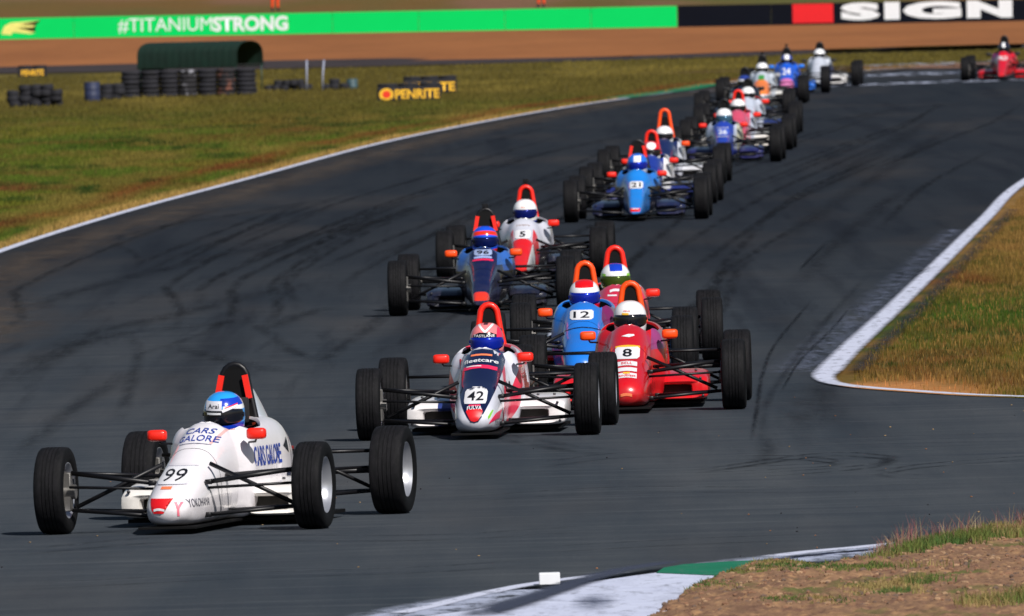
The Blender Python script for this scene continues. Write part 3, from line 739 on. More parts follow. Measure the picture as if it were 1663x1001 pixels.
def ry(y):
    """sits the cockpit further forward between the axles"""
    return y*.88 if y <= 0 else (y*.65 if y < 1.05 else (y-.3675 if y < 1.95 else 1.5825+(y-1.95)*.78))
def remap(me):
    for v in me.vertices: v.co.y = ry(v.co.y)
    me.update(); return me
def shell_data(tab, name, tuck):
    ys_ = sorted(set(list(np.linspace(-.665, -.45, 9)) + list(np.linspace(-.45, 1.0, 30)) + list(1.47-.45*np.cos(np.linspace(0, np.pi, 26))) + list(np.linspace(1.95, 3.08, 16))) | {tab[0][0]})
    K = 26; rings = []
    for y, (wd, zb, zt, n_) in zip(ys_, cr(ys_, tab)):
        u = (y-1.47)/.44; o = .262*(max(0, 1-abs(u)**2.4))**.5 if abs(u) < 1 else 0.0
        o = min(o, wd*.89); zc, h = (zb+zt)/2, (zt-zb)/2
        te = math.pi - (math.asin(min(1, (o/wd)**(n_/2))) if o > 0 else 0)
        half = []; nb = n_ + 2.2*min(1, max(0, (y+.62)/.25))
        for k in range(K+1):
            t = te*k/K; sx, cz = math.sin(t), -math.cos(t)
            x = wd*abs(sx)**(2/(nb if cz < 0 else n_)); z = zc+h*math.copysign(abs(cz)**(2/(nb if cz < 0 else n_)), cz)
            x *= 1 - .10*max(0, (z-zc)/h) - tuck*min(1, max(0, (y-.75)/.4))*max(0, (zc-z)/h)**1.2
            half.append((x, y, z))
        half[0] = (0, y, half[0][2])
        xr, _, zr = half[-1]
        if o > 0: half += [(max(0, xr-.010), y, zr+.006), (max(0, xr-.022), y, zr-.01), (xr*.92, y, .30), (xr*.8, y, .13), (xr*.4, y, .11)]; last = (0, y, .11)
        else: half += [half[-1]]*5; last = half[-1]
        ring = half + [last] + [(-x, yy, z) for x, yy, z in half[::-1][:-1]]
        rings.append(ring)
    m = MB().loft(rings); 
    nr = len(rings[0]); inner = []
    for fi, f in enumerate(m.f):
        if len(f) != 4: continue
        j = [q % nr for q in f]
        if all(K+2 <= q <= nr-K-2 for q in j): m.i[fi] = 1
    return m.data(name, [CARBON, CARBON], auto=42)
def seam_data(tab, ys_, tuck):
    m = MB()
    for y in ys_:
        rings = []
        for dy, k in ((-.0035, 1.0), (-.0035, 1.004), (.0035, 1.004), (.0035, 1.0)):
            (wd, zb, zt, n_), = cr([y+dy], tab); zc, h = (zb+zt)/2, (zt-zb)/2; nb = n_+2.2; rg = []
            for q in range(56):
                t = 2*math.pi*q/56; sx, cz = math.sin(t), -math.cos(t); e = nb if cz < 0 else n_
                x = wd*math.copysign(abs(sx)**(2/e), sx); z = zc+h*math.copysign(abs(cz)**(2/e), cz)
                x *= 1 - .10*max(0, (z-zc)/h) - tuck*min(1, max(0, (y-.75)/.4))*max(0, (zc-z)/h)**1.2
                rg.append((x*k, ry(y+dy), zc+(z-zc)*k))
            rings.append(rg)
        m.loft(rings, caps=False)
    return m.data('panel_gap', [CARBON], smooth=False)
SEAM = {'A': [seam_data(SHELL_A, (q,), .12) for q in (.36, 2.42)], 'B': [seam_data(SHELL_B, (q,), .46) for q in (.30, 2.42)]}
BODY = {'A': remap(shell_data(SHELL_A, 'body_shell', .12)), 'B': remap(shell_data(SHELL_B, 'body_shell', .46))}
def bvh_of(me):
    return BVHTree.FromPolygons([v.co[:] for v in me.vertices], [p.vertices[:] for p in me.polygons])
BVH = {k: bvh_of(v) for k, v in BODY.items()}
def cover_data():
    """headrest fairing: tapers back from the roll hoop down to the engine deck"""
    rings = []
    for y, (wb, wt, zt) in zip(np.linspace(1.93, 3.0, 16), cr(np.linspace(1.93, 3.0, 16), [(1.93, .138, .058, .935), (1.99, .145, .066, .935), (2.2, .170, .086, .885), (2.5, .170, .075, .80), (2.8, .15, .06, .70), (3.0, .12, .04, .62)])):
        zb = .30; r = []
        for k in range(25):
            t = math.pi*k/24; cx = math.cos(t); s_ = math.sin(t)**.8 if 0 < k < 24 else 0
            z = zb+(zt-zb)*s_; wz = wb + (wt-wb)*((z-zb)/(zt-zb))**1.3
            cxx = math.copysign(abs(cx)**.55, cx)
            r.append((wz*cxx*(1 if k in (0, 24) else 1), y, z))
        rings.append(r)
    m = MB().loft(rings); m.i[-2] = 1; m.i[-1] = 1
    return remap(m.data('headrest_fairing', [CARBON, CARBON], auto=40))
COVER = cover_data()
def hoop_path(w0, w1, zt, y0=1.88, y1=1.915):
    pts = []
    for k in range(5): t = k/5; pts.append((-(w0+(w1-w0)*t**1.0), y0+(y1-y0)*t, .50+(zt-.10-.50)*t))
    ar = min(.095, w1*1.15)
    for k in range(9): t = math.pi*k/8; pts.append((-w1*math.cos(t), y1, zt-ar+ar*math.sin(t)))
    return pts + [(-x, y, z) for x, y, z in pts[:5][::-1]]
HOOP = remap(MB().tube(hoop_path(.138, .066, .955), .0235, 10).data('roll_hoop', [REDT]))
HOOPT = remap(MB().tube(hoop_path(.140, .064, 1.05), .026, 10).data('roll_hoop', [REDT]))
def panel_data(w0, w1, zt, name):
    pts = [(x*.97, y-.002, z-.004) for x, y, z in hoop_path(w0, w1, zt)]; b = [(x, y+.02, z) for x, y, z in pts]
    m = MB(); n_ = len(pts); m.add(pts+b, [tuple(range(n_)), tuple(range(2*n_-1, n_-1, -1))] + [(k, (k+1) % n_, n_+(k+1) % n_, n_+k) for k in range(n_)])
    return remap(m.data(name, [CARBON], smooth=False))
HPANEL = panel_data(.138, .066, .955, 'headrest_panel')
HHOOD = panel_data(.170, .088, .985, 'headrest_hood')
HHOOD_T = remap(MB().tube(hoop_path(.164, .082, .985, 1.895, 1.93), .020, 10).data('hood_frame', [BLACK]))
HEADREST = remap(MB().box((0, 1.85, .70), (.20, .06, .16), 0, .3).data('headrest_pad', [mat('headrest_foam', rgb(24, 24, 28), .9)]))
def pod_data(s, v):
    m = MB(); 
    if v == 'A': y0, y1, xc, hw, zb, zt = .84, 2.15, .395, .205, .060, .275
    else: y0, y1, xc, hw, zb, zt = 1.20, 2.25, .40, .19, .045, .235
    def ring(y, hw_, zb_, zt_, n_=5, xc_=xc):
        r = []
        for k in range(28):
            t = 2*math.pi*k/28; c_, s_ = math.cos(t), math.sin(t)
            r.append((s*(xc_+hw_*math.copysign(abs(c_)**(2/n_), c_)), y, (zb_+zt_)/2+(zt_-zb_)/2*math.copysign(abs(s_)**(2/n_), s_)))
        return r
    mc = xc-.055
    rings = [ring(y0+.16, hw*.60, zb+.040, zt-.10, 6, mc), ring(y0+.03, hw*.62, zb+.036, zt-.095, 6, mc), ring(y0+.0, hw*.66, zb+.030, zt-.088, 6, mc), ring(y0-.012, hw*.80, zb+.014, zt-.072, 5, xc-.02), ring(y0+.02, hw*.96, zb+.002, zt-.050, 5), ring(y0+.12, hw, zb, zt-.022), ring(y0+.35, hw*1.02, zb, zt), ring((y0+y1)/2, hw, zb, zt+.01), ring(y1-.25, hw*.85, zb, zt-.01, 4, xc-.03), ring(y1, hw*.55, zb+.02, zt-.06, 3, xc-.08)]
    m.loft(rings, caps=True)
    me = m.data('sidepod', [CARBON], auto=50)
    mesh_ = MB().box((s*mc, y0+.10, (zb+zt)/2-.03), (hw*1.22, .015, (zt-zb)*.38), 0, .0).data('radiator_core', [RADIATOR], smooth=False)
    fb = MB()
    for x, y, z in ((xc+hw*.7, y0-.004, zt-.05), (xc+hw*.78, y0+.0, zb+.03), (xc+hw*.5, y0+.35, zt+.004), (xc-hw*.1, y0+.35, zt+.004)): fb.lathe([(-.008, 0), (-.008, .011), (.008, .010), (.008, 0)], 10, 'y' if y < y0+.1 else 'z', c=(s*x, y, z))
    PODF[(s, v)] = fb.data('fastener', [DULLD])
    return me, mesh_
PODF = {}; DULLD = mat('dark_fastener', rgb(60, 60, 66), .4, .6)
RADIATOR = mat('radiator_core', rgb(40, 38, 36), .7, .4, var=.4, vscale=120)
POD = {(s, v): pod_data(s, v) for s in (-1, 1) for v in 'AB'}
FLOOR_A = MB().box((0, 1.52, .040), (1.12, 1.26, .022), 0, .2).box((0, .25, .042), (.36, 1.6, .016), 0, .2).data('floor', [CARBON], auto=30)
FLOOR_B = MB().box((0, 1.72, .038), (1.12, 1.0, .022), 0, .2).box((0, .45, .050), (.24, 1.9, .016), 0, .2).data('floor', [CARBON], auto=30)
def mirror_data(s, red):
    z_m = .575; m = MB(); rings = []
    for y, sc_ in ((1.00, .62), (1.012, .86), (1.03, .98), (1.06, 1.0), (1.075, .96)):
        r = []
        for k in range(20):
            t = 2*math.pi*k/20; c_, s_ = math.cos(t), math.sin(t)
            r.append((s*.315+.062*sc_*math.copysign(abs(c_)**.45, c_), y, z_m+.036*sc_*math.copysign(abs(s_)**.5, s_)))
        rings.append(r)
    return remap(m.loft(rings).data('mirror', [REDT], auto=60))
def stalk_data(s): return remap(MB().tube([(s*.315, 1.06, .555), (s*.30, 1.09, .525), (s*.245, 1.16, .520)], .007, 8).data('mirror_stalk', [BLACK]))
MIRR = {s: (mirror_data(s, 1), stalk_data(s), remap(MB().box((s*.315, 1.078, .575), (.105, .004, .056), 0, 0).data('mirror_glass', [GLASS], smooth=False))) for s in (-1, 1)}
def wheel_hw():
    m = MB(); m.lathe([(-.010, .125), (0, .135), (.010, .125), (0, .115), (-.010, .125)], 28, 'y', c=(0, 1.17, .50)); m.box((0, 1.17, .50), (.23, .012, .05), 0, .2); m.tube([(0, 1.17, .50), (0, .9, .45)], .014)
    return remap(m.data('steering_wheel', [mat('suede', rgb(20, 20, 22), .9)], auto=50))
STEER = wheel_hw()
def gearbox():
    m = MB(); m.box((0, 2.62, .27), (.22, .62, .26), 0, .2); m.box((0, 2.95, .27), (.16, .18, .20), 0, .3); m.tube([(.12, 2.2, .34), (.22, 2.5, .32), (.22, 3.05, .34)], .028, 12, 1)
    m.box((0, 3.07, .40), (.09, .03, .05), 2, .2)
    return m.data('gearbox', [DULL, mat('exhaust_steel', rgb(110, 90, 74), .4, .8), mat('rain_light_red', rgb(120, 10, 10), .3)], auto=40)
GEAR = gearbox()
def action_cam():
    m = MB(); m.box((0, 1.93, 1.015), (.06, .035, .045), 0, .15); m.lathe([(1.905, .0), (1.905, .014), (1.915, .014)], 16, 'y', c=(0, 0, 1.015)); m.tube([(0, 1.93, .995), (0, 1.93, .955)], .012)
    return remap(m.data('roll_hoop_camera', [BLACK], auto=40))
ACAM = action_cam()
# driver --------------------------------------------------------------------
def driver_data():
    d = {'pel': ((0, 1.70, .20), .135), 'belly': ((0, 1.72, .32), .13), 'chest': ((0, 1.70, .46), (.155, .11)), 'neckb': ((0, 1.67, .565), .07), 'neck': ((0, 1.63, .62), .06),
         'Lsh': ((.155, 1.66, .50), .07), 'Lel': ((.205, 1.43, .37), .05), 'Lwr': ((.135, 1.24, .47), .036), 'Lpalm': ((.122, 1.19, .50), .036),
         'Lhip': ((.09, 1.58, .20), .095), 'Lkn': ((.11, 1.10, .34), .065), 'Lan': ((.08, .62, .20), .045), 'Lto': ((.08, .52, .30), .035)}
    l = [('pel', 'belly'), ('belly', 'chest'), ('chest', 'neckb'), ('neckb', 'neck'), ('chest', 'Lsh'), ('Lsh', 'Lel'), ('Lel', 'Lwr'), ('Lwr', 'Lpalm'), ('pel', 'Lhip'), ('Lhip', 'Lkn'), ('Lkn', 'Lan'), ('Lan', 'Lto')]
    for i, (dx, dz) in enumerate(((-.004, .030), (.0, .010), (.002, -.010), (.0, -.028))):
        a, b, c_ = 'Lf%da' % i, 'Lf%db' % i, 'Lf%dc' % i
        d[a] = ((.122+dx, 1.155, .50+dz), .0105); d[b] = ((.112+dx, 1.135, .50+dz), .0095); d[c_] = ((.095+dx, 1.145, .50+dz), .0085)
        l += [('Lpalm', a), (a, b), (b, c_)]
    d['Lt1'] = ((.100, 1.19, .525), .012); d['Lt2'] = ((.092, 1.165, .535), .010); l += [('Lpalm', 'Lt1'), ('Lt1', 'Lt2')]
    return skin_mesh('person', *sym(d, l))
DRIVER = remap(driver_data()); DRIVER.materials.clear(); DRIVER.materials.append(CARBON)
def helm_point(az, z, k=1.0):
    """az 0 = straight ahead (-y); local origin at the middle of the head"""
    rx, ry, rz = .128, .152, .140
    if z >= 0: q = max(0, 1-(z/rz)**2.3)**(1/2.3)
    else: q = 1 - .16*(z/-.14)**2
    f = math.cos(az)
    ext = 1 + (.05*max(0, f)*max(0, min(1, (.02-z)/.08)))            # chin bar pushes forward
    return (math.sin(az)*rx*q*k, -math.cos(az)*ry*q*ext*k, z*k + (.012*max(0, f) if z < -.1 else 0))
def helmet_data():
    rings = []
    for z in list(-.132+np.linspace(0, 1, 14)*.132)+list(.140*np.sin(np.linspace(.08, 1, 16)*math.pi/2)):
        rings.append([helm_point(2*math.pi*k/48, min(z, .1399)) for k in range(48)])
    m = MB().loft(rings[::1]); r0 = [(x*.82, y*.82, z+.01) for x, y, z in rings[0]]
    m.loft([r0, rings[0]], caps=True); return m.data('helmet', [CARBON])
def visor_data():
    rings = []
    for k in range(31):
        az = R(-78+156*k/30); e = abs(k-15)/15; zt, zb = .046-.016*e**3, -.056+.026*e**3
        zs = np.linspace(zb, zt, 7)
        rings.append([helm_point(az, z, 1.007) for z in zs] + [helm_point(az, z, .99) for z in zs[::-1]])
    m = MB().loft(rings); m.lathe([(-.1305, 0), (-.1305, .014), (.1305, .014), (.1305, 0)], 14, 'x', c=(0, -.028, .0)); return m.data('visor', [CARBON])
HELMET, VISOR = helmet_data(), visor_data(); HBVH = bvh_of(HELMET)
HEAD_AT = (0, 1.225, .688)
def skidlid(name, base, layers): return paint(name, base, layers, rough=.22, coat=.8, dirt=False)
def hbands(*bands):
    """horizontal colour bands by height on the shell"""
    return [(c, [(0, 0, 1, -lo), (0, 0, -1, hi)]) for lo, hi, c in bands]
W_ = rgb(240, 240, 244); K_ = rgb(18, 18, 22); RD = rgb(222, 14, 22); RO = rgb(244, 50, 16); BL = rgb(20, 60, 190); LB = rgb(20, 124, 226); NV = rgb(14, 22, 70); PK = rgb(232, 44, 84); GN = rgb(140, 210, 30); YL = rgb(244, 200, 40); OR = rgb(240, 130, 60); GY = rgb(150, 152, 160)
VIS_BLUE = mat('blue_iridium_visor', rgb(16, 50, 210), .2, .65, coat=.6, var=.08)
VIS_DARK = mat('dark_visor', rgb(14, 16, 26), .16, coat=.6, var=.05)
INK = mat('black_lettering', rgb(16, 16, 24), .5, var=.05); WINK = mat('white_lettering', rgb(226, 228, 234), .5, var=.05); BINK = mat('blue_lettering', rgb(34, 62, 150), .5, var=.05)
RINK = mat('red_lettering', rgb(222, 20, 30), .45, var=.05); PINK = mat('pink_graphic', rgb(226, 40, 88), .4, var=.05); OINK = mat('orange_graphic', rgb(244, 130, 84), .45); YINK = mat('yellow_graphic', rgb(240, 186, 50), .45)
NINK = mat('navy_graphic', rgb(14, 24, 64), .25, coat=.6, var=.08); GINK = mat('green_graphic', rgb(130, 196, 60), .45); PLATE = mat('number_plate_white', rgb(226, 226, 232), .4, var=.04)
def decal(kind, car, parent, m, x, z, wd, ht, txt=None, pts=None, name='graphic', arch=0, bold=.0, off=.003, side='front', rot=0, bvh=None, shear=0, L=.02):
    bm = text_tris(txt, bold, shear) if txt else poly_bm(pts if pts else [(-.5, 0), (.5, 0), (.5, 1), (-.5, 1)])
    if txt or not pts: refine(bm, .25); place2d(bm, x, z, wd, ht, arch, rot)
    project(bm, bvh or BVH[kind], side, off, L)
    return bm_obj(name, bm, m, parent)
def number(kind, root, n, x, z, wd=.165, ht=.10, m=None, plate=None, bold=.01, arch=.0):
    r = .16
    p = decal(kind, None, root, plate or PLATE, 0, 0, 1, 1, pts=[(x+wd*a, z+ht*b) for a, b in ((-.5, r), (-.5+r*.6, 0), (.5-r*.6, 0), (.5, r), (.5, 1-r), (.5-r*.6, 1), (-.5+r*.6, 1), (-.5, 1-r))], name='number_plate', off=.004)
    decal(kind, None, p, m or INK, x, z+ht*.17, wd*(.68 if len(n) > 1 else .38), ht*.66, txt=n, name='race_number', bold=bold, off=.0065)
    return p
def build_car(px, py, yaw, kind, body, label, pod=None, fair=None, hoop='red', mirror=REDT, number_=None, helm=None, visor=VIS_DARK, dlabel='', suit=None, tall=False, cam_=False, hood=False, dark_in=True, small=False, size=1.0):
    p = G(px, py)
    root = bpy.data.objects.new('racing_car', None); COL.objects.link(root); root.location = (p.x, p.y, .0); root.rotation_euler = (0, 0, R(yaw)); root.scale = (size,)*3; root.empty_display_size = .3
    tag(root, label, 'racing car', 'single-seater racing cars in a line on the track')
    b = obj('body_shell', BODY[kind], root); setmat(b, body, CARBON); [obj('panel_gap', q, b) for q in SEAM[kind]]
    f = obj('headrest_fairing', COVER, root); setmat(f, fair or body, CARBON)
    hm = {'red': REDT, 'orange': ORANGET, 'black': BLACK}[hoop]
    if hood:
        obj('headrest_hood', HHOOD, root); h = obj('roll_hoop', HHOOD_T, root)
        for s in (-1, 1):
            M_ = Matrix.Rotation(R(-11*s), 3, 'Y') @ Matrix.Rotation(R(-4), 3, 'X')
            obj('hood_stripe', remap(MB().box((s*.088, 1.878, .845), (.038, .012, .15), 0, .1, M=M_).data('hood_stripe', [REDT], smooth=False)), root)
    else:
        h = obj('roll_hoop', HOOPT if tall else HOOP, root); setmat(h, hm); obj('headrest_panel', HPANEL, root)
    obj('headrest_pad', HEADREST, root)
    for s in (-1, 1):
        pd = obj('sidepod', POD[(s, kind)][0], root); setmat(pd, pod or body); obj('radiator_core', POD[(s, kind)][1], pd); obj('fastener', PODF[(s, kind)], pd)
        mi = obj('mirror', MIRR[s][0], root); setmat(mi, mirror); obj('mirror_stalk', MIRR[s][1], mi); obj('mirror_glass', MIRR[s][2], mi)
        for nm, me in zip(('front_wishbones', 'pushrod', 'track_rod', 'rear_wishbones', 'rear_pushrod', 'driveshaft'), SUSP[s]): obj(nm, me, root)
        for tx, ty, r_, RM, TY, WD in ((TRK_F, 0, RF, RMF, TYF, WF), (TRK_R, WHEELBASE, RR, RMR, TYR, WR)):
            wl = obj('wheel', RM, root, (s*tx, ty, r_)); 
            wl.rotation_euler = (random.uniform(0, 6), 0, 0 if s > 0 else math.pi); obj('tyre', TY, wl)
            obj('brake_disc', BRK, root, (s*(tx-.055), ty, r_), (0, 0, 0 if s > 0 else math.pi)); obj('upright', UPR, root, (s*(tx-.075), ty, r_-.01))
    obj('floor', FLOOR_A if kind == 'A' else FLOOR_B, root); obj('steering_wheel', STEER, root); obj('gearbox', GEAR, root)
    if cam_: obj('roll_hoop_camera', ACAM, root)
    # driver, sitting in the car but a thing of its own
    d = obj('person', DRIVER, None, root.location, root.rotation_euler); d.scale = root.scale; setmat(d, suit or SUIT)
    tag(d, dlabel, 'person', 'helmeted racing drivers in their cockpits')
    hl = obj('helmet', HELMET, d, HEAD_AT, (R(6), 0, R(random.uniform(-6, 6)))); setmat(hl, helm)
    vz = obj('visor', VISOR, hl); setmat(vz, visor)
    return root, b, d, hl
SUIT = mat('dark_race_suit', rgb(22, 24, 34), .85)
SUITB = mat('blue_race_suit', rgb(24, 50, 130), .85); SUITR = mat('red_race_suit', rgb(150, 20, 24), .85); SUITG = mat('grey_race_suit', rgb(90, 92, 100), .85)
# ---- 99, white
helm99 = skidlid('helmet_99', rgb(40, 158, 244), [(W_, [(0, 0, 1, -.035), (0, 0, -1, .092), ('s', 1, 0, 0, -.02), (0, -1, 0, .06)]), (BL, [('s', 1, 0, 0, -.0), (0, 0, 1, -.062), (0, 0, -1, .108), (0, -1, 0, .0)]), (BL, [(0, 0, -1, -.045), (0, -1, 0, -.02)])])
body99 = paint('paint_white_99', rgb(238, 234, 240), [(rgb(240, 190, 186), [('s', 1, .10, -.9, .36), ('s', -1, -.10, .9, -.335), (0, 1, 0, -.35), ('s', 1, 0, 0, -.05)])])
fair99 = paint('fairing_99', rgb(212, 220, 236), [(rgb(226, 66, 92), [(0, 0, 1, -.86)]), (NV, [(0, 0, 1, -.82), (0, 0, -1, .86)]), (NV, [(0, -1, 0, 1.595)])])
c99, b99, d99, h99 = build_car(302, 863.5, -11.2, 'A', body99, 'white car numbered 99 leading the pack, nearest the camera at the lower left', pod=paint('paint_pod_99', rgb(240, 236, 232)), fair=fair99, helm=helm99, visor=VIS_DARK,
    dlabel='driver in a light blue helmet with a white forehead patch in the leading white car', hood=True, suit=SUITB, size=1.02)
def d99_(m, x, z, w_, h_, **k): return decal('A', None, b99, m, x, z, w_, h_, **k)
d99_(BINK, .0, .590, .185, .030, txt='CARS', name='lettering', arch=.010, shear=.2, bold=.012); d99_(BINK, .0, .546, .25, .034, txt='GALORE', name='lettering', arch=.018, bold=.012)
d99_(mat('grey_pinstripe', rgb(150, 150, 170), .5), 0, .530, .20, .004, name='pinstripe', arch=.012)
pl = number('A', c99, '99', -.01, .300, .20, .105, bold=.0); 
for zz, hh_ in ((.300, .002), (.403, .002)): d99_(mat('grey_pinstripe', rgb(150, 150, 170), .5), -.01, zz, .2, hh_, name='plate_edge', off=.005)
d99_(OINK, -.02, .275, .07, .016, name='graphic', shear=0)
d99_(RINK, 0, 0, 1, 1, pts=[(-.105, .222), (.045, .222), (.0, .155), (-.01, .132), (-.075, .132), (-.088, .155)], name='graphic')
d99_(WINK, -.038, .150, .07, .014, name='graphic', arch=.006, off=.005)
d99_(mat('pink_letter', rgb(240, 120, 140), .5), .078, .115, .052, .085, txt='Y', name='lettering', bold=.05); 
d99_(mat('grey_lettering', rgb(88, 88, 100), .5), -.30, .165, .40, .05, txt='YOKOHAMA', name='lettering', side='left', bold=.0)
d99_(BINK, 1.20, .365, .74, .125, txt='CARS GALORE', name='lettering', side='left', bold=.02, L=.04)
d99_(INK, 0, 0, 1, 1, pts=[(1.66, .47), (1.84, .52), (1.84, .42)], name='graphic', side='left'); d99_(NINK, 0, 0, 1, 1, pts=[(1.75, .26), (1.92, .26), (1.92, .31), (1.75, .31)], name='graphic', side='left'); d99_(RINK, 0, 0, 1, 1, pts=[(1.75, .235), (1.92, .235), (1.92, .258), (1.75, .258)], name='graphic', side='left')
d99_(OINK, .145, .600, .035, .025, name='graphic')
def hdecal(h, m, x, z, w_, h_, **k): return decal('A', None, h, m, x, z, w_, h_, bvh=HBVH, **k)
hdecal(h99, mat('visor_strip_white', rgb(214, 214, 224), .4), -.040, .036, .105, .056, name='helmet_patch', off=.004); hdecal(h99, INK, -.040, .05, .07, .026, txt='Arai', name='lettering', off=.0055, bold=.01)
hdecal(h99, WINK, -.035, .012, .085, .012, name='visor_sticker', off=.010); hdecal(h99, mat('white_flash', rgb(226, 226, 236), .4), .06, .04, .09, .018, name='graphic', off=.004, rot=.35); hdecal(h99, RINK, .065, .058, .07, .006, name='graphic', off=.0055, rot=.3)
# ---- 42, silver white with navy nose panel
helm42 = skidlid('helmet_42', rgb(236, 130, 134), [(W_, [(1, 0, -1.1, .105), (-1, 0, 1.1, -.082)]), (K_, [(0, 0, -1, .082), (0, 0, 1, -.03), (-1, 0, 0, .095), (-.5, 0, -1, .105)]), (K_, [(0, 0, 1, -.1), (-2.2, 0, 1, -.10), (0, 1, 0, .06)]), (PK, [('s', 1, 0, 0, -.085), (0, 0, 1, .0)]), (PK, [(0, 1, 0, -.02)])])
body42 = paint('paint_42', rgb(222, 224, 238), [(PK, [(1, 0, 0, -.12), (0, 1, -1.3, .18), (0, -1, 1.3, -.05)]), (PK, [(1, 0, 0, -.15), (0, 1, -.9, -.38), (0, -1, .9, .62)]), (rgb(232, 60, 92), [(0, 1, 0, -1.4), (0, 0, 1, -.50)]), (rgb(150, 80, 76), [(0, 1, 0, -.75), (0, 0, -1, .50), (0, 1, 2.2, -1.9), (0, -1, -2.2, 2.35)])])
c42, b42, d42, h42 = build_car(779, 711, -3.4, 'A', body42, 'silver and white car numbered 42 with a navy nose panel, second in line', pod=paint('paint_pod_42', rgb(240, 236, 238), [(rgb(40, 60, 130), [('s', 1, 0, 0, .36), ('s', -1, 0, 0, -.1)])]), fair=paint('fairing_42', PK, [(NV, [(0, -1, 0, 1.62), (0, 0, -1, .78)])]), helm=helm42, visor=VIS_BLUE,
    dlabel='driver in a pink, white and black helmet with a bright blue visor, between red mirrors', size=.985)
P42 = [(0, .126), (.028, .134), (.055, .168), (.080, .215), (.105, .270), (.128, .340), (.146, .420), (.158, .500), (.163, .555), (.145, .600), (.105, .630), (0, .644)]
np42 = decal('A', None, c42, NINK, 0, 0, 1, 1, pts=[(x, z) for x, z in P42]+[(-x, z) for x, z in P42[-2:0:-1]], name='nose_panel', off=.003, L=.03)
decal('A', None, np42, RINK, 0, 0, 1, 1, pts=[(0, .134), (.027, .142), (.060, .205), (.054, .225), (-.054, .225), (-.060, .205), (-.027, .142)], name='graphic', off=.0055)
decal('A', None, np42, PLATE, 0, 0, 1, 1, pts=[(-.075, .262), (.075, .262), (.082, .28), (.082, .345), (.070, .362), (.035, .364), (.032, .380), (-.032, .380), (-.035, .364), (-.070, .362), (-.082, .345), (-.082, .28)], name='number_plate', off=.0055)
decal('A', None, np42, INK, 0, .283, .118, .062, txt='42', name='race_number', off=.008, bold=.012)
decal('A', None, np42, WINK, 0, .222, .105, .026, txt='FULVA', name='lettering', off=.008, arch=.006, bold=.01)
decal('A', None, np42, PINK, 0, 0, 1, 1, pts=[(-.045, .246), (.045, .246), (.04, .256), (-.04, .256)], name='graphic', off=.0055)
decal('A', None, np42, WINK, 0, .552, .250, .026, txt='fleetcare', name='lettering', off=.0055, arch=.022, bold=.015); decal('A', None, np42, OINK, 0, .596, .155, .012, name='graphic', off=.0055, arch=.008)
decal('A', None, np42, PINK, 0, .508, .245, .024, name='graphic', off=.0055, arch=.024); decal('A', None, np42, WINK, -.045, .518, .11, .006, name='graphic', off=.007, arch=.004, rot=.08)
decal('A', None, b42, GINK, 0, 0, 1, 1, pts=[(.10, .150), (.115, .165), (.135, .215), (.125, .215), (.098, .17)], name='graphic')
decal('A', None, b42, PINK, 0, 0, 1, 1, pts=[(.10, .115), (.165, .15), (.175, .21), (.150, .19), (.115, .14)], name='graphic')
decal('A', None, b42, mat('grey_lettering', rgb(88, 88, 100), .5), -.28, .10, .34, .05, txt='YOKOHAMA', name='lettering', side='left')
decal('A', None, b42, INK, .55, .33, .35, .07, txt='K.A', name='lettering', side='left', bold=.03); decal('A', None, b42, RINK, 0, 0, 1, 1, pts=[(-.168, .50), (-.160, .50), (-.165, .57), (-.178, .57)], name='graphic')
hdecal(h42, WINK, -.005, .048, .150, .018, txt='FASTLANE', name='lettering', off=.0045, bold=.01)
# ---- 8, red
body8 = paint('paint_8', rgb(206, 8, 26), [(rgb(150, 60, 120), [('s', 1, 0, 0, -.17), (0, 0, 1, -.46), (0, 1, 0, -.4), (0, -1, 0, 1.2)])])
c8, b8, d8, h8 = build_car(1021, 669.5, -1.8, 'A', body8, 'bright red car numbered 8 running beside and behind the number 42 car', pod=paint('paint_pod_8', rgb(216, 10, 26)), fair=paint('fairing_8', rgb(190, 30, 60)), hoop='orange', mirror=ORANGET,
    helm=skidlid('helmet_8', W_, []), visor=VIS_DARK, dlabel='driver in a plain white helmet with a black visor in the red number 8 car')
number('A', c8, '8', 0, .405, .185, .085, bold=.02)
for z_, h_, t_, m_ in ((.492, .014, None, YINK), (.362, .030, 'BELL', PLATE), (.322, .026, None, PLATE), (.275, .034, None, PLATE)):
    q = decal('A', None, b8, m_, 0, z_, .185 if z_ > .48 else .155, h_, name='graphic', arch=.010)
    if t_: decal('A', None, q, RINK, 0, z_+.007, .085, .016, txt=t_, name='lettering', off=.0055, arch=.003)
decal('A', None, b8, YINK, 0, .300, .05, .012, name='graphic', off=.005); decal('A', None, b8, mat('grey_lettering', rgb(88, 88, 100), .5), 0, .328, .12, .012, txt='ppppppppp', name='graphic', off=.0055) if False else None
decal('A', None, b8, RINK, 0, .281, .14, .018, txt='sandblast', name='lettering', off=.0055, arch=.008, bold=.01)
decal('A', None, b8, WINK, 0, 0, 1, 1, pts=[(-.05, .570), (.0, .585), (.045, .582), (.05, .572), (.01, .562)], name='graphic'); decal('A', None, b8, OINK, 0, .140, .085, .022, name='graphic', arch=.010)
hdecal(h8, YINK, -.035, .046, .05, .014, name='helmet_patch', off=.004); hdecal(h8, PLATE, .04, .048, .10, .014, name='helmet_patch', off=.004); hdecal(h8, RINK, -.025, .070, .05, .010, txt='ARAI', name='lettering', off=.004, bold=.01)
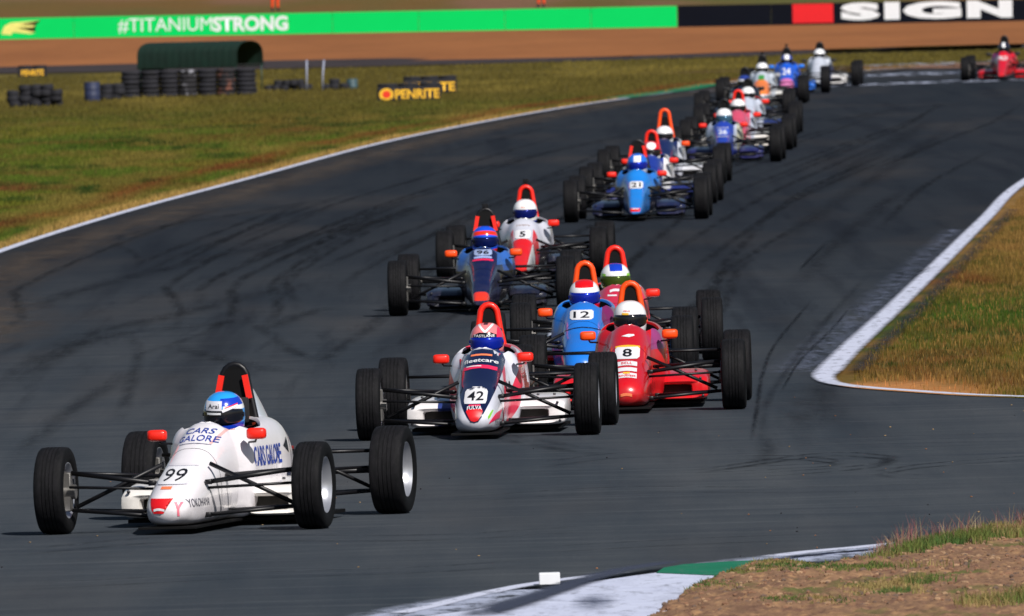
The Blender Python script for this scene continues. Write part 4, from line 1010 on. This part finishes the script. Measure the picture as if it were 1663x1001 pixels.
# ---- 12, light blue
c12, b12, d12, h12 = build_car(948, 624, -1.5, 'A', paint('paint_12', rgb(26, 122, 226), [(rgb(120, 30, 90), [('s', 1, 0, 0, -.15), (0, 0, 1, -.46), (0, 1, 0, -.5), (0, -1, 0, 1.1)])]), 'light blue car numbered 12, half hidden behind the cars 42 and 8', pod=paint('paint_pod_12', rgb(214, 20, 40)), hoop='orange', mirror=ORANGET,
    fair=paint('fairing_12', rgb(24, 30, 60)), helm=skidlid('helmet_12', rgb(30, 90, 200), [(W_, [(0, 0, 1, -.045)]), (RD, [(0, 0, 1, -.085), (-1, 0, 0, .075), (0, -1, 0, .07)]), (W_, [(0, 0, -1, -.05), (0, -1, 0, 0), (-1, 0, 0, .07)]), (RD, [('s', 1, 0, 0, -.045), (0, 0, -1, -.05), (0, -1, 0, 0)])]), visor=VIS_BLUE,
    dlabel='driver in a blue and white helmet with a red patch on top, light blue car')
number('A', c12, '12', -.01, .515, .19, .075, bold=.01); decal('A', None, b12, NINK, 0, .455, .30, .006, name='graphic', arch=.03)
# ---- unnumbered pinkish red and white
c_, b_, d_, h_ = build_car(1003, 590, -.4, 'A', paint('paint_pink', rgb(206, 40, 72), [(rgb(210, 214, 228), [(1, 0, 0, -.16)]), (PK, [(1, 0, 0, -.215), (0, 0, 1, -.3)])]), 'pinkish red and white car mostly hidden behind the cars 12 and 8', hoop='red', mirror=REDT,
    fair=paint('fairing_pink', PK), helm=skidlid('helmet_pink', W_, [(BL, [(0, 0, 1, -.085), (-1, 0, 0, .055)]), (GN, [(0, 0, -1, .0), (0, 0, 1, .06)]), (GN, [(1, 0, 0, -.09), (0, 0, -1, .06)]), (rgb(60, 70, 40), [(0, 0, -1, -.06)])]), visor=mat('green_visor', rgb(70, 90, 30), .15, .4),
    dlabel='driver in a white helmet with a blue crown and lime green band')
decal('A', None, b_, PLATE, 0, .60, .10, .02, name='graphic', arch=.01); decal('A', None, b_, PLATE, -.03, .56, .08, .012, name='graphic')
# ---- 96, dark blue
DKPOD = paint('paint_pod_dark', rgb(14, 22, 46)); 
c96, b96, d96, h96 = build_car(784, 510, -1.8, 'B', paint('paint_96', rgb(10, 18, 66), [(rgb(36, 80, 160), [(0, 1, 0, -.66)]), (rgb(16, 20, 34), [(0, 0, -1, .40), (0, 1, 0, -.5)]), (rgb(50, 104, 190), [(1, 0, 0, -.135), (0, 0, 1, -.46)]), (RO, [(0, -1, 0, -.40), (0, 0, 1, -.14)])]), 'dark blue car numbered 96 with a red nose tip and a camera on its hoop', pod=DKPOD, hoop='red', mirror=ORANGET, cam_=True, hood=True,
    fair=paint('fairing_96', NV), helm=skidlid('helmet_96', rgb(20, 80, 220), [(RO, [(0, .3, 1, -.03), (0, -.3, -1, .075)]), (RO, [(0, 0, -1, -.075)])]), visor=mat('dark_blue_visor', rgb(10, 26, 90), .1, .4), dlabel='driver in a blue helmet with red-orange stripes in the dark blue car')
number('B', c96, '96', 0, .552, .17, .055, bold=.02, plate=mat('plate_shaded_white', rgb(150, 166, 206), .4)); decal('B', None, b96, mat('pale_blue_graphic', rgb(150, 170, 220), .4), 0, .530, .17, .018, name='graphic', arch=.008); decal('B', None, b96, PINK, 0, .508, .20, .016, name='graphic', arch=.012)  # number plate has bluish shade put into its colour
# ---- 5, white with red nose
c5, b5, d5, h5 = build_car(849, 454, -2.2, 'B', paint('paint_5', rgb(206, 208, 222), [(rgb(228, 18, 20), [(0, -1, 0, .18)]), (W_, [(0, -1, 0, .18), (1, -.055, 0, -.098)]), (rgb(226, 40, 50), [(1, 0, 0, -.105), (0, 1, 0, -.18), (0, -1, 0, .5)]), (rgb(40, 36, 44), [(0, 0, -1, .30), (0, 1, 0, -.5)])]), 'white car numbered 5 with a red nose, just behind the dark blue car', pod=DKPOD, hoop='red', mirror=REDT, cam_=True,
    fair=paint('fairing_5', RD), helm=skidlid('helmet_5', W_, [(rgb(60, 80, 170), [(0, 0, -1, -.08)])]), visor=mat('deep_blue_visor', rgb(14, 30, 120), .12, .5), dlabel='driver in a white helmet with a deep blue visor in the white number 5 car')
number('B', c5, '5', 0, .425, .165, .085, bold=.03); decal('B', None, b5, GY and mat('gold_lettering', rgb(150, 120, 100), .5), 0, .555, .14, .018, txt='Mygale', name='lettering', arch=.01)
hdecal(h5, OINK, 0, .062, .06, .014, txt='ARAI', name='lettering', off=.004, bold=.01)
# ---- 21, sky blue
c21, b21, d21, h21 = build_car(1034, 359, -1.8, 'B', paint('paint_21', rgb(28, 132, 226), [(rgb(40, 120, 214), [(0, 1, 0, -.66)]), (rgb(16, 20, 34), [(0, 0, -1, .42), (0, 1, 0, -.5)])]), 'sky blue car numbered 21 with a narrow nose and red tip', pod=paint('paint_pod_21', rgb(16, 30, 70)), hoop='red', mirror=REDT,
    fair=paint('fairing_21', NV), helm=skidlid('helmet_21', rgb(40, 110, 220), [(W_, [('s', 1, 0, 0, .035), (-1, 0, 0, .055), (0, 0, -1, .12), (0, 0, 1, -.02), (0, -1, 0, 0)]), (rgb(190, 200, 225), [(0, 0, -1, -.05)])]), visor=VIS_BLUE, dlabel='driver in a light blue helmet with a white forehead patch in the sky blue car', hood=True)
number('B', c21, '21', .0, .40, .165, .085, bold=.02); q = decal('B', None, b21, RINK, 0, 0, 1, 1, pts=[(-.055, .125), (.055, .125), (.06, .165), (-.06, .165)], name='graphic'); decal('B', None, q, WINK, 0, .152, .08, .008, name='graphic', off=.005)
# ---- the two cars tucked behind 21
build_car(1054, 333.7, -2.6, 'A', paint('paint_9', rgb(28, 54, 150), [(W_, [(1, 0, 0, -.18), (0, 0, 1, -.2)])]), 'blue and white car with red mirrors, directly behind the sky blue car', pod=paint('paint_pod_9', rgb(24, 40, 110)), hoop='red', mirror=REDT, fair=paint('fairing_9', RO),
    helm=skidlid('helmet_9', W_, [(RD, [(0, 0, 1, -.02)]), (W_, [(0, -1, 1, -.19)])]), visor=VIS_DARK, dlabel='driver in a helmet with a red crown and white chin')
build_car(1076, 301.6, -2.6, 'A', paint('paint_10', rgb(20, 34, 84), [(rgb(206, 210, 224), [(1, 0, 0, -.20)])]), 'white-sided navy car with the tallest orange hoop in the middle group', pod=paint('paint_pod_10', rgb(214, 214, 220)), hoop='orange', mirror=ORANGET, tall=True, fair=paint('fairing_10', NV),
    helm=skidlid('helmet_10', W_, []), visor=VIS_DARK, dlabel='driver in a white helmet under the tall orange roll hoop')
# ---- the far pack
c26, b26, *_x = build_car(1174, 265.4, -2.4, 'B', paint('paint_26', rgb(34, 64, 170), [(rgb(190, 200, 226), [(1, 0, 0, -.16), (0, 0, 1, -.2)]), (rgb(190, 190, 170), [('s', 1, 0, 0, -.20)]), (RD, [(0, -1, 0, -.52)])]), 'blue and pale grey car numbered 26 at the head of the distant pack', pod=paint('paint_pod_26', rgb(30, 36, 96)), hoop='black', mirror=REDT, fair=paint('fairing_26', rgb(120, 140, 190)),
    helm=skidlid('helmet_26', W_, [(rgb(70, 120, 120), [(0, 0, -1, .02)])]), visor=mat('teal_visor', rgb(70, 110, 140), .15, .4), dlabel='driver in a white helmet with a teal visor in the blue car 26')
number('B', c26, '26', 0, .42, .19, .10, bold=.02, m=WINK, plate=mat('plate_blue', rgb(60, 90, 190), .4))
for z_ in (.40, .53): decal('B', None, b26, WINK, 0, z_, .18, .006, name='graphic', off=.006)
build_car(1197, 246, -2.4, 'A', paint('paint_11', rgb(214, 80, 110), [(rgb(196, 204, 226), [(1, 0, 0, -.2)])]), 'pink and white car with a round red hoop in the distant pack', pod=paint('paint_pod_11', rgb(232, 228, 222)), hoop='red', mirror=REDT, fair=paint('fairing_11', RD),
    helm=skidlid('helmet_11', W_, [(RO, [(0, 0, -1, -.02), (1, 0, 0, -.09)]), (RD, [(0, 0, -1, -.085)])]), visor=VIS_DARK, dlabel='driver in a white helmet with red sides under the round red hoop')
build_car(1213, 220.7, -2.4, 'A', paint('paint_13', rgb(200, 208, 226), [(RD, [(0, 0, 1, -.52), ('s', 1, 0, 0, -.05), (0, 1, 0, -.9)])]), 'pale silver car with a red cockpit side following the round red hoop', pod=paint('paint_pod_13', rgb(26, 44, 100)), hoop='black', mirror=REDT, fair=paint('fairing_13', W_),
    helm=skidlid('helmet_13', W_, []), visor=VIS_DARK, dlabel='driver in a round white helmet just behind the red hooped car')
build_car(1208, 196, -2.4, 'B', paint('paint_14', rgb(18, 22, 44), [(OR, [(0, 0, 1, -.3), (0, -1, 0, .3)]), (W_, [(0, 0, 1, -.42), (0, 0, -1, .5), ('s', -1, 0, 0, 0)])]), 'dark car with an orange and white nose in the distant pack', pod=DKPOD, hoop='black', mirror=mat('dark_mirror', K_, .4), fair=paint('fairing_14', rgb(30, 20, 40)),
    helm=skidlid('helmet_14', rgb(40, 60, 140), [(W_, [(0, 0, 1, -.02), (0, 0, -1, .07)])]), visor=VIS_DARK, dlabel='driver in a blue and white helmet in the dark car')
build_car(1237, 170, -2.2, 'A', paint('paint_15', rgb(200, 208, 222), [(OR, [(0, -1, 0, .2), (0, 0, 1, -.2)]), (rgb(60, 150, 60), [(0, -1, 0, .45), (0, 1, 0, -.2), (-1, 0, 0, .06)])]), 'white car with an orange nose, left of the bright blue car', pod=paint('paint_pod_15', rgb(224, 222, 218)), hoop='black', mirror=mat('grey_mirror', rgb(160, 160, 166), .4), fair=paint('fairing_15', K_), cam_=True,
    helm=skidlid('helmet_15', W_, []), visor=VIS_DARK, dlabel='driver in a white helmet left of the bright blue car')
c16, b16, *_x = build_car(1278, 153, -1.5, 'A', paint('paint_16', rgb(18, 92, 220), [(rgb(220, 120, 180), [(0, -1, 0, -.30)])]), 'bright blue car with a pink nose tip near the back of the field', pod=paint('paint_pod_16', rgb(24, 110, 220)), hoop='black', mirror=mat('blue_mirror', rgb(20, 120, 230), .4), fair=paint('fairing_16', rgb(20, 40, 110)), cam_=True,
    helm=skidlid('helmet_16', rgb(40, 60, 150), [(W_, [(-1, 0, 0, .05), (0, -1, 0, 0)])]), visor=VIS_DARK, dlabel='driver in a dark blue helmet with a white stripe in the bright blue car')
decal('A', None, b16, WINK, 0, .40, .17, .14, txt='24', name='race_number', off=.005, bold=.02)
build_car(1329, 142, -3, 'A', paint('paint_17', rgb(206, 212, 226), [(rgb(40, 60, 110), [(1, 0, 0, -.22), (0, 0, -1, .5)])]), 'white car on its own second from last, right of the bright blue car', pod=paint('paint_pod_17', rgb(226, 224, 224)), hoop='black', mirror=mat('dark_mirror', K_, .4), fair=paint('fairing_17', W_),
    helm=skidlid('helmet_17', W_, []), visor=VIS_DARK, dlabel='driver in a white helmet in the second to last white car')
c18, b18, *_x = build_car(1628, 131, -4, 'B', paint('paint_18', rgb(214, 10, 36), [(rgb(130, 20, 90), [('s', -1, 0, 0, -.08), (0, 0, 1, -.35)])]), 'red last car of the field at the far right edge', pod=paint('paint_pod_18', rgb(206, 12, 30)), hoop='black', mirror=mat('dark_mirror', K_, .4), fair=paint('fairing_18', K_),
    helm=skidlid('helmet_18', rgb(30, 26, 50), [(W_, [(-1, 0, 0, .03), (0, -1, 0, 0)])]), visor=VIS_DARK, dlabel='driver in a dark helmet with a white streak in the last red car')
decal('B', None, b18, WINK, 0, .44, .20, .09, txt='PRO', name='lettering', off=.005, bold=.02)
# ================================================================== beyond the track
def wall_between(name, p0, p1, h, th, m, label, cat):
    """long low barrier standing between two ground points"""
    d = (p1-p0); L = d.length; root = bpy.data.objects.new(name, None); COL.objects.link(root); root.location = ((p0.x+p1.x)/2, (p0.y+p1.y)/2, 0); root.location.z = -.0096*root.location.x; root.rotation_euler = (0, .0096, math.atan2(d.y, d.x))
    tag(root, label, cat)
    n_ = max(1, int(L/3.0)); pl_ = L/n_
    me = MB().box((0, 0, h/2), (pl_-.012, th, h), 0, .06).data('panel', [m], smooth=False)
    for k in range(n_): obj('panel', me, root, (-L/2+pl_*(k+.5), 0, -.02))
    obj('rail', MB().box((0, th/2+.05, h*.8), (L-.1, .06, .12), 0, .1).data('rail', [DULL], smooth=False), root)
    return root, L
def BP(px, dy=0):  # point on the barrier line seen at a given pixel column
    a = G(px, 60); lo, hi = 500.0, 800.0; k = a.x/a.y
    for _ in range(40):
        mid = (lo+hi)/2
        if mid < barrier_y(k*mid): lo = mid
        else: hi = mid
    return Vector((k*lo, lo+dy, 0))
GREENB = mat('green_banner', rgb(4, 204, 96), .85, var=.05, vscale=.4, spec=.1); BLACKB = mat('black_banner', rgb(12, 15, 26), .85, var=.2, vscale=.4, spec=.1)
def wall_text(root, L, h, x0, x1, p0, p1, txt=None, bold=0, m=WINK, z0=.16, z1=.86, name='lettering', shear=0, pts=None, off=0):
    """x0, x1 as fractions of the wall's length from its left end"""
    bm = text_tris(txt, bold, shear) if txt else poly_bm(pts or [(-.5, 0), (.5, 0), (.5, 1), (-.5, 1)])
    wd = (x1-x0)*L
    for v in bm.verts: v.co = Vector(((x0+x1)/2*L-L/2 + v.co.x*wd, -TH/2-.006-off, h*z0+v.co.z*h*(z1-z0)))
    return bm_obj(name, bm, m, root, smooth=False)
TH = .20; BH = .74
def frac(px, a, b): return ((BP(px)-a).length)/((b-a).length)*(1 if BP(px).x > a.x else -1)
pa, pb = BP(-160), BP(1100.5); g, Lg = wall_between('barrier', pa, pb, BH, TH, GREENB, 'long bright green advertising barrier with white #TITANIUMSTRONG lettering', 'barrier')
wall_text(g, Lg, BH, frac(192, pa, pb), frac(345, pa, pb), pa, pb, '#TITANIUM', .0); wall_text(g, Lg, BH, frac(346, pa, pb), frac(468, pa, pb), pa, pb, 'STRONG', .035)
PALEY = mat('pale_yellow_print', rgb(226, 222, 120), .6)
wall_text(g, Lg, BH, frac(2, pa, pb), frac(66, pa, pb), pa, pb, m=PALEY, name='emblem', pts=[(-.5, .1), (-.42, .62), (-.25, .86), (.5, .98), (.40, .80), (-.02, .72), (.38, .66), (.30, .52), (-.10, .50), (.36, .20), (.25, .08), (-.2, .22), (-.25, .04)])
pc = BP(1101.5); pd = BP(1860); bkk, Lb = wall_between('barrier', pc, pd, BH*1.02, TH, BLACKB, 'black advertising barrier with a red block and wide white SIGN lettering', 'barrier')
wall_text(bkk, Lb, BH, frac(1288, pc, pd), frac(1354, pc, pd), pc, pd, m=RINK, name='red_block', z0=.06, z1=.96)
for ch, a, b in (('S', 1366, 1430), ('I', 1437, 1462), ('G', 1467, 1562), ('N', 1571, 1645)):
    wall_text(bkk, Lb, BH, frac(a, pc, pd), frac(b, pc, pd), pc, pd, ch, .07, z0=.15, z1=.98)
pf = BP(-162); pg = BP(-700); wall_between('barrier', pg, pf, BH, TH, GREENB, 'green barrier section running on out of view at the far left', 'barrier') if False else None
# marshals in orange behind the barrier
ORS = mat('orange_overalls', rgb(250, 74, 16), .8); SKIN = mat('skin', rgb(190, 136, 108), .6); BOOT = mat('boots', rgb(24, 24, 30), .7); HAIR = mat('dark_hair', rgb(40, 28, 20), .8); EYE = mat('eyes', rgb(30, 24, 22), .3)
def marshal(px, gy, label, face):
    for yy in np.arange(646, 900, .5):      # walk along the line of sight until it meets the bank
        a, b = G(px, gy, 3), G(px, gy, 0); k = (yy-a.y)/(b.y-a.y); q = a.lerp(b, k); z = float(bank(np.array([q.x]), np.array([q.y]))[0]); p = q
        if q.z <= z: break
    d = {'pel': ((0, 0, .95), (.15, .11)), 'wai': ((0, 0, 1.12), (.14, .10)), 'che': ((0, 0, 1.32), (.17, .12)), 'nkb': ((0, 0, 1.48), .07), 'nek': ((0, -.01, 1.54), .055), 'hd1': ((0, -.02, 1.64), (.078, .095)), 'hd2': ((0, -.01, 1.73), (.075, .09)),
         'Lsh': ((.18, 0, 1.42), .07), 'Lel': ((.25, .02, 1.14), .048), 'Lwr': ((.26, -.07, .90), .032), 'Lpa': ((.26, -.09, .83), .036),
         'Lhp': ((.09, 0, .88), .10), 'Lkn': ((.10, -.01, .48), .066), 'Lan': ((.11, .02, .10), .048), 'Lto': ((.12, -.14, .045), .042)}
    l = [('pel', 'wai'), ('wai', 'che'), ('che', 'nkb'), ('nkb', 'nek'), ('nek', 'hd1'), ('hd1', 'hd2'), ('che', 'Lsh'), ('Lsh', 'Lel'), ('Lel', 'Lwr'), ('Lwr', 'Lpa'), ('pel', 'Lhp'), ('Lhp', 'Lkn'), ('Lkn', 'Lan'), ('Lan', 'Lto')]
    for i in range(4):
        d['Lg%d' % i] = ((.262, -.12+.020*i, .775), .010); d['Lh%d' % i] = ((.255, -.122+.020*i, .735), .009); l += [('Lpa', 'Lg%d' % i), ('Lg%d' % i, 'Lh%d' % i)]
    d['Lth'] = ((.24, -.13, .81), .011); l.append(('Lpa', 'Lth'))
    me = skin_mesh('person', *sym(d, l)); me.materials.clear()
    for m_ in (ORS, SKIN, BOOT): me.materials.append(m_)
    for f_ in me.polygons:
        c_ = f_.center; f_.material_index = 1 if (c_.z > 1.51 or (abs(c_.x) > .2 and c_.z < .88)) else (2 if c_.z < .17 else 0)
    o = obj('person', me, None, (p.x, p.y, z), (0, 0, face)); tag(o, label, 'person')
    m = MB().loft([[(.083*math.cos(a)*s_, -.0+.100*math.sin(a)*s_, zz) for a in np.linspace(0, 2*math.pi, 16, endpoint=False)] for zz, s_ in ((1.70, 1.02), (1.76, 1.04), (1.81, .8), (1.835, .3))]); obj('hair', m.data('hair', [HAIR]), o)
    e = MB()
    for s in (-1, 1): e.lathe([(-.008, 0), (-.004, .010), (.004, .010), (.008, 0)], 8, 'y', c=(s*.032, -.112, 1.675))
    obj('eyes', e.data('eyes', [EYE]), o); obj('nose', MB().tube([(0, -.100, 1.675), (0, -.128, 1.645), (0, -.105, 1.635)], [.008, .013, .006], 8).data('nose', [SKIN]), o); obj('mouth', MB().box((0, -.108, 1.605), (.045, .012, .008), 0, .3).data('mouth', [mat('lips', rgb(150, 84, 76), .5)]), o)
marshal(447, 20, 'person in orange overalls standing above the white STRONG lettering', 0.2)
marshal(879, 14, 'person in orange overalls with dark boots behind the plain green stretch', -0.4)

# tyre stacks, drums and the green shelter on the infield --------------------
TY = mat('old_tyre', rgb(26, 26, 34), .85, var=.4, vscale=5)
def worn_tyre(name, col, lo, hi):
    m, t, p = nodes_mat(name); tc = N(t, 'ShaderNodeNewGeometry').outputs['Position']
    t.links.new(mix(t, ramp(t, noise(t, tc, 5, 4, .7), lo, hi), rgb(30, 29, 34), col), p.inputs['Base Color']); p.inputs['Roughness'].default_value = .85
    return m
TYP = [TY, worn_tyre('painted_tyre_white', rgb(140, 140, 150), .54, .64), worn_tyre('painted_tyre_brown', rgb(120, 74, 60), .50, .64)]
def old_tyre(r, w_):
    return MB().lathe([(-w_/2*.6, r*.58), (-w_/2, r*.66), (-w_/2, r*.86), (-w_/2*.7, r*.98), (0, r), (w_/2*.7, r*.98), (w_/2, r*.86), (w_/2, r*.66), (w_/2*.6, r*.58)], 18, 'z').data('tyre', [TY])
T1 = old_tyre(.235, .105); T2 = old_tyre(.235, .125)
GRP = 'stacks of old tyres by the green shelter'
def stack(px, py, n_, m_, label, me=T1, hgt=.105, tilt=0, dy=0):
    p = G(px, py); root = bpy.data.objects.new('tyre_stack', None); COL.objects.link(root); root.location = (p.x, p.y+dy, -.03); tag(root, label, 'tyre stack', GRP)
    for k in range(n_):
        t = obj('tyre', me, root, (random.uniform(-.012, .012), random.uniform(-.02, .02), hgt*(k+.5)+tilt*k*.01), (0, random.uniform(-.02, .02), random.uniform(0, 6))); setmat(t, m_)
names = ['first', 'second', 'third', 'fourth', 'fifth', 'sixth', 'seventh']
for k, px in enumerate(range(214, 402, 31)):
    m_ = TYP[1] if k == 3 else (TYP[2] if k == 5 else TY)
    lab = {3: 'tyre stack with worn white paint in the middle of the shelter row', 5: 'tyre stack with worn reddish brown paint near the right end of the row'}.get(k, '%s tyre stack from the left in the dark row under the green shelter' % names[k])
    stack(px, 158-k*.8, 6 if k else 6, m_, lab)
# shelter: curved dark green sheet roof on thin posts
def shelter():
    a, b = G(228, 154), G(423, 148.5); c = (a+b)/2
    root = bpy.data.objects.new('shelter', None); COL.objects.link(root); root.location = (c.x, c.y+.9, -.03); root.rotation_euler = (0, 0, R(-33)); root.scale = (.95, .9, 1); tag(root, 'dark green curved metal shelter open at its right end, above the tyre stacks', 'shelter')
    GS = mat('green_sheet', rgb(4, 36, 26), .7, var=.2, vscale=3); GI = mat('shelter_inside', rgb(16, 20, 20), .9)
    n_ = 7; Lp = 2.95/n_
    def prof(x, k=1.0): return [(x, .62*math.cos(t)*k, .80+.42*math.sin(t)**.6*k if 0 < t < math.pi else .62) for t in np.linspace(0, math.pi, 15)]
    for k in range(n_):
        x0 = -1.475+Lp*k; rings = []
        for j in range(9):
            x = x0+Lp*(j/8)*.995; kk = 1+.006*math.sin(j/8*math.pi*4)+.004*(k % 2)
            r = prof(x, kk); rings.append(r + [(q[0], q[1]*.975, q[2]-.012) for q in r[::-1]])
        obj('roof_sheet', MB().loft(rings).data('roof_sheet', [GS], auto=50), root)
    for x in (-1.4, 1.42):
        for y in (-.6, .6): obj('post', MB().tube([(x, y, 0), (x, y, .66)], .016, 8).data('post', [mat('green_post', rgb(30, 62, 56), .5)]), root)
    obj('back_panel', MB().box((-1.45, 0, .72), (.02, 1.15, .6), 0, 0).data('back_panel', [GS], smooth=False), root)
    obj('crossbeam', MB().box((1.40, 0, .66), (.04, 1.2, .04), 0, .1).data('crossbeam', [GI], smooth=False), root)
shelter()
def half_heap(px, py, w_, h_, label, m_=TY, cat='tyre pile', n_=5, name='tyre_pile'):
    """a low heap of tyres thrown flat on one another"""
    p = G(px, py); root = bpy.data.objects.new(name, None); COL.objects.link(root); root.location = (p.x, p.y, -.03); tag(root, label, cat)
    lay = max(1, round(h_/.12))
    for k in range(n_):
        for q in range(lay if 0 < k < n_-1 or n_ < 3 else max(1, lay-1)):
            x = -w_/2 + w_*(k+.5)/n_ + random.uniform(-.04, .04)
            t = obj('tyre', T2, root, (x, random.uniform(-.08, .08), .07+.118*q), (R(random.uniform(-7, 7)), R(random.uniform(-9, 9)), 0)); setmat(t, m_); t.scale = (w_/n_/.40,)*2+(1.12,)
half_heap(58, 172, 1.2, .42, 'dark tyres lying in a row at the left edge of the infield', n_=5)
half_heap(183, 161, .5, .38, 'two leaning tyres between the blue drum and the tyre row', n_=2)
half_heap(470, 146, 1.1, .20, 'low dark row of tyres to the right of the shelter', n_=6)
half_heap(543, 144, .62, .24, 'short dark row of tyres behind the two thin white poles', n_=3)
half_heap(405, 152, .25, .22, 'reddish tyre leaning at the right end of the tyre stacks', m_=TYP[2], n_=1)
def drum(px, py, r, h, m_, label):
    p = G(px, py); m = MB().lathe([(0, 0), (0, r*.97), (.02, r), (h*.33, r), (h*.34, r*1.03), (h*.36, r), (h*.66, r), (h*.67, r*1.03), (h*.69, r), (h-.02, r), (h, r*.97), (h-.01, r*.9), (h-.01, 0)], 28, 'z')
    o = obj('drum', m.data('drum', [m_], auto=40), None, (p.x, p.y, -.03)); tag(o, label, 'drum')
drum(150, 163, .18, .44, mat('blue_drum', rgb(40, 48, 78), .6), 'dull blue drum standing left of the tyre stacks')
drum(572, 143, .13, .24, mat('grey_drum', rgb(60, 84, 92), .5), 'small grey-green drum at the right end of the low tyre row')
for px, lab in ((498, 'left of two thin pale poles right of the shelter'), (524, 'right of two thin pale poles right of the shelter')):
    p = G(px, 146); o = obj('pole', MB().tube([(0, 0, 0), (.01, 0, .35), (.05 if px > 510 else .02, 0, .72)], .020, 8).data('pole', [mat('pale_pole', rgb(150, 156, 178), .5)]), None, (p.x, p.y, -.03)); tag(o, lab, 'pole', 'thin pale poles on the infield')
# wrapped tyre bundles with yellow advertising print
YP = mat('yellow_print', rgb(246, 184, 44), .6, var=.2, vscale=14); REDP = mat('red_print', rgb(226, 50, 24), .6)
def bundle(px0, px1, py, h, label, dep=.5, rot=0, items=(), cap=True):
    a, b = G(px0, py), G(px1, py+.028*(px0-px1)); w_ = abs(b.x-a.x); c = (a+b)/2
    root = bpy.data.objects.new('advertising_bundle', None); COL.objects.link(root); root.location = (c.x, c.y+dep/2, -.03); root.rotation_euler = (0, 0, rot); tag(root, label, 'tyre bundle')
    nn = max(2, round(w_/.42)); pw = w_/nn
    wrap = obj('wrap', MB().box((0, 0, h/2), (w_, dep, h), 0, .18).data('wrap', [mat('black_belt', rgb(20, 20, 28), .7, var=.3, vscale=6)], smooth=False), root)
    for k in range(nn):
        t = obj('tyre', T1, root, (-w_/2+pw*(k+.5), 0, h+.03)); s_ = pw/.47; t.scale = (s_, s_*dep/pw*.9, .8)
    for kind, x0, x1, z0, z1, arg in items:
        bm = text_tris(arg, .03) if kind == 't' else (poly_bm([(.5*math.cos(t), .5+.5*math.sin(t)) for t in np.linspace(0, 2*math.pi, 20, endpoint=False)]) if kind == 'o' else poly_bm([(-.5, 0), (.5, 0), (.5, 1), (-.5, 1)]))
        for v in bm.verts: v.co = Vector(((x0+x1)/2*w_ - w_/2 + v.co.x*(x1-x0)*w_, -dep/2-(.006 if kind != 'r' else .004)-(.003 if arg == 'r' else 0), (z0+v.co.z*(z1-z0))*h))
        bm_obj({'t': 'lettering', 'o': 'emblem', 'r': 'print_band'}[kind], bm, REDP if arg == 'r' else YP, wrap, smooth=False)
bundle(613, 716, 164, .32, 'near black tyre bundle with a round red and yellow emblem and PENRITE lettering', items=[('o', .03, .26, .08, .92, 'y'), ('o', .08, .21, .25, .75, 'r'), ('t', .28, .98, .18, .82, 'PENRITE')])
bundle(655, 742, 152, .33, 'rear black tyre bundle with yellow lettering partly hidden by the near one', items=[('t', .02, .97, .18, .80, 'PENRITE')])
bundle(29, 76, 124, .24, 'small tyre bundle with orange print in the distance at the upper left', dep=.4, items=[('t', .12, .90, .15, .80, 'PENRITE')])
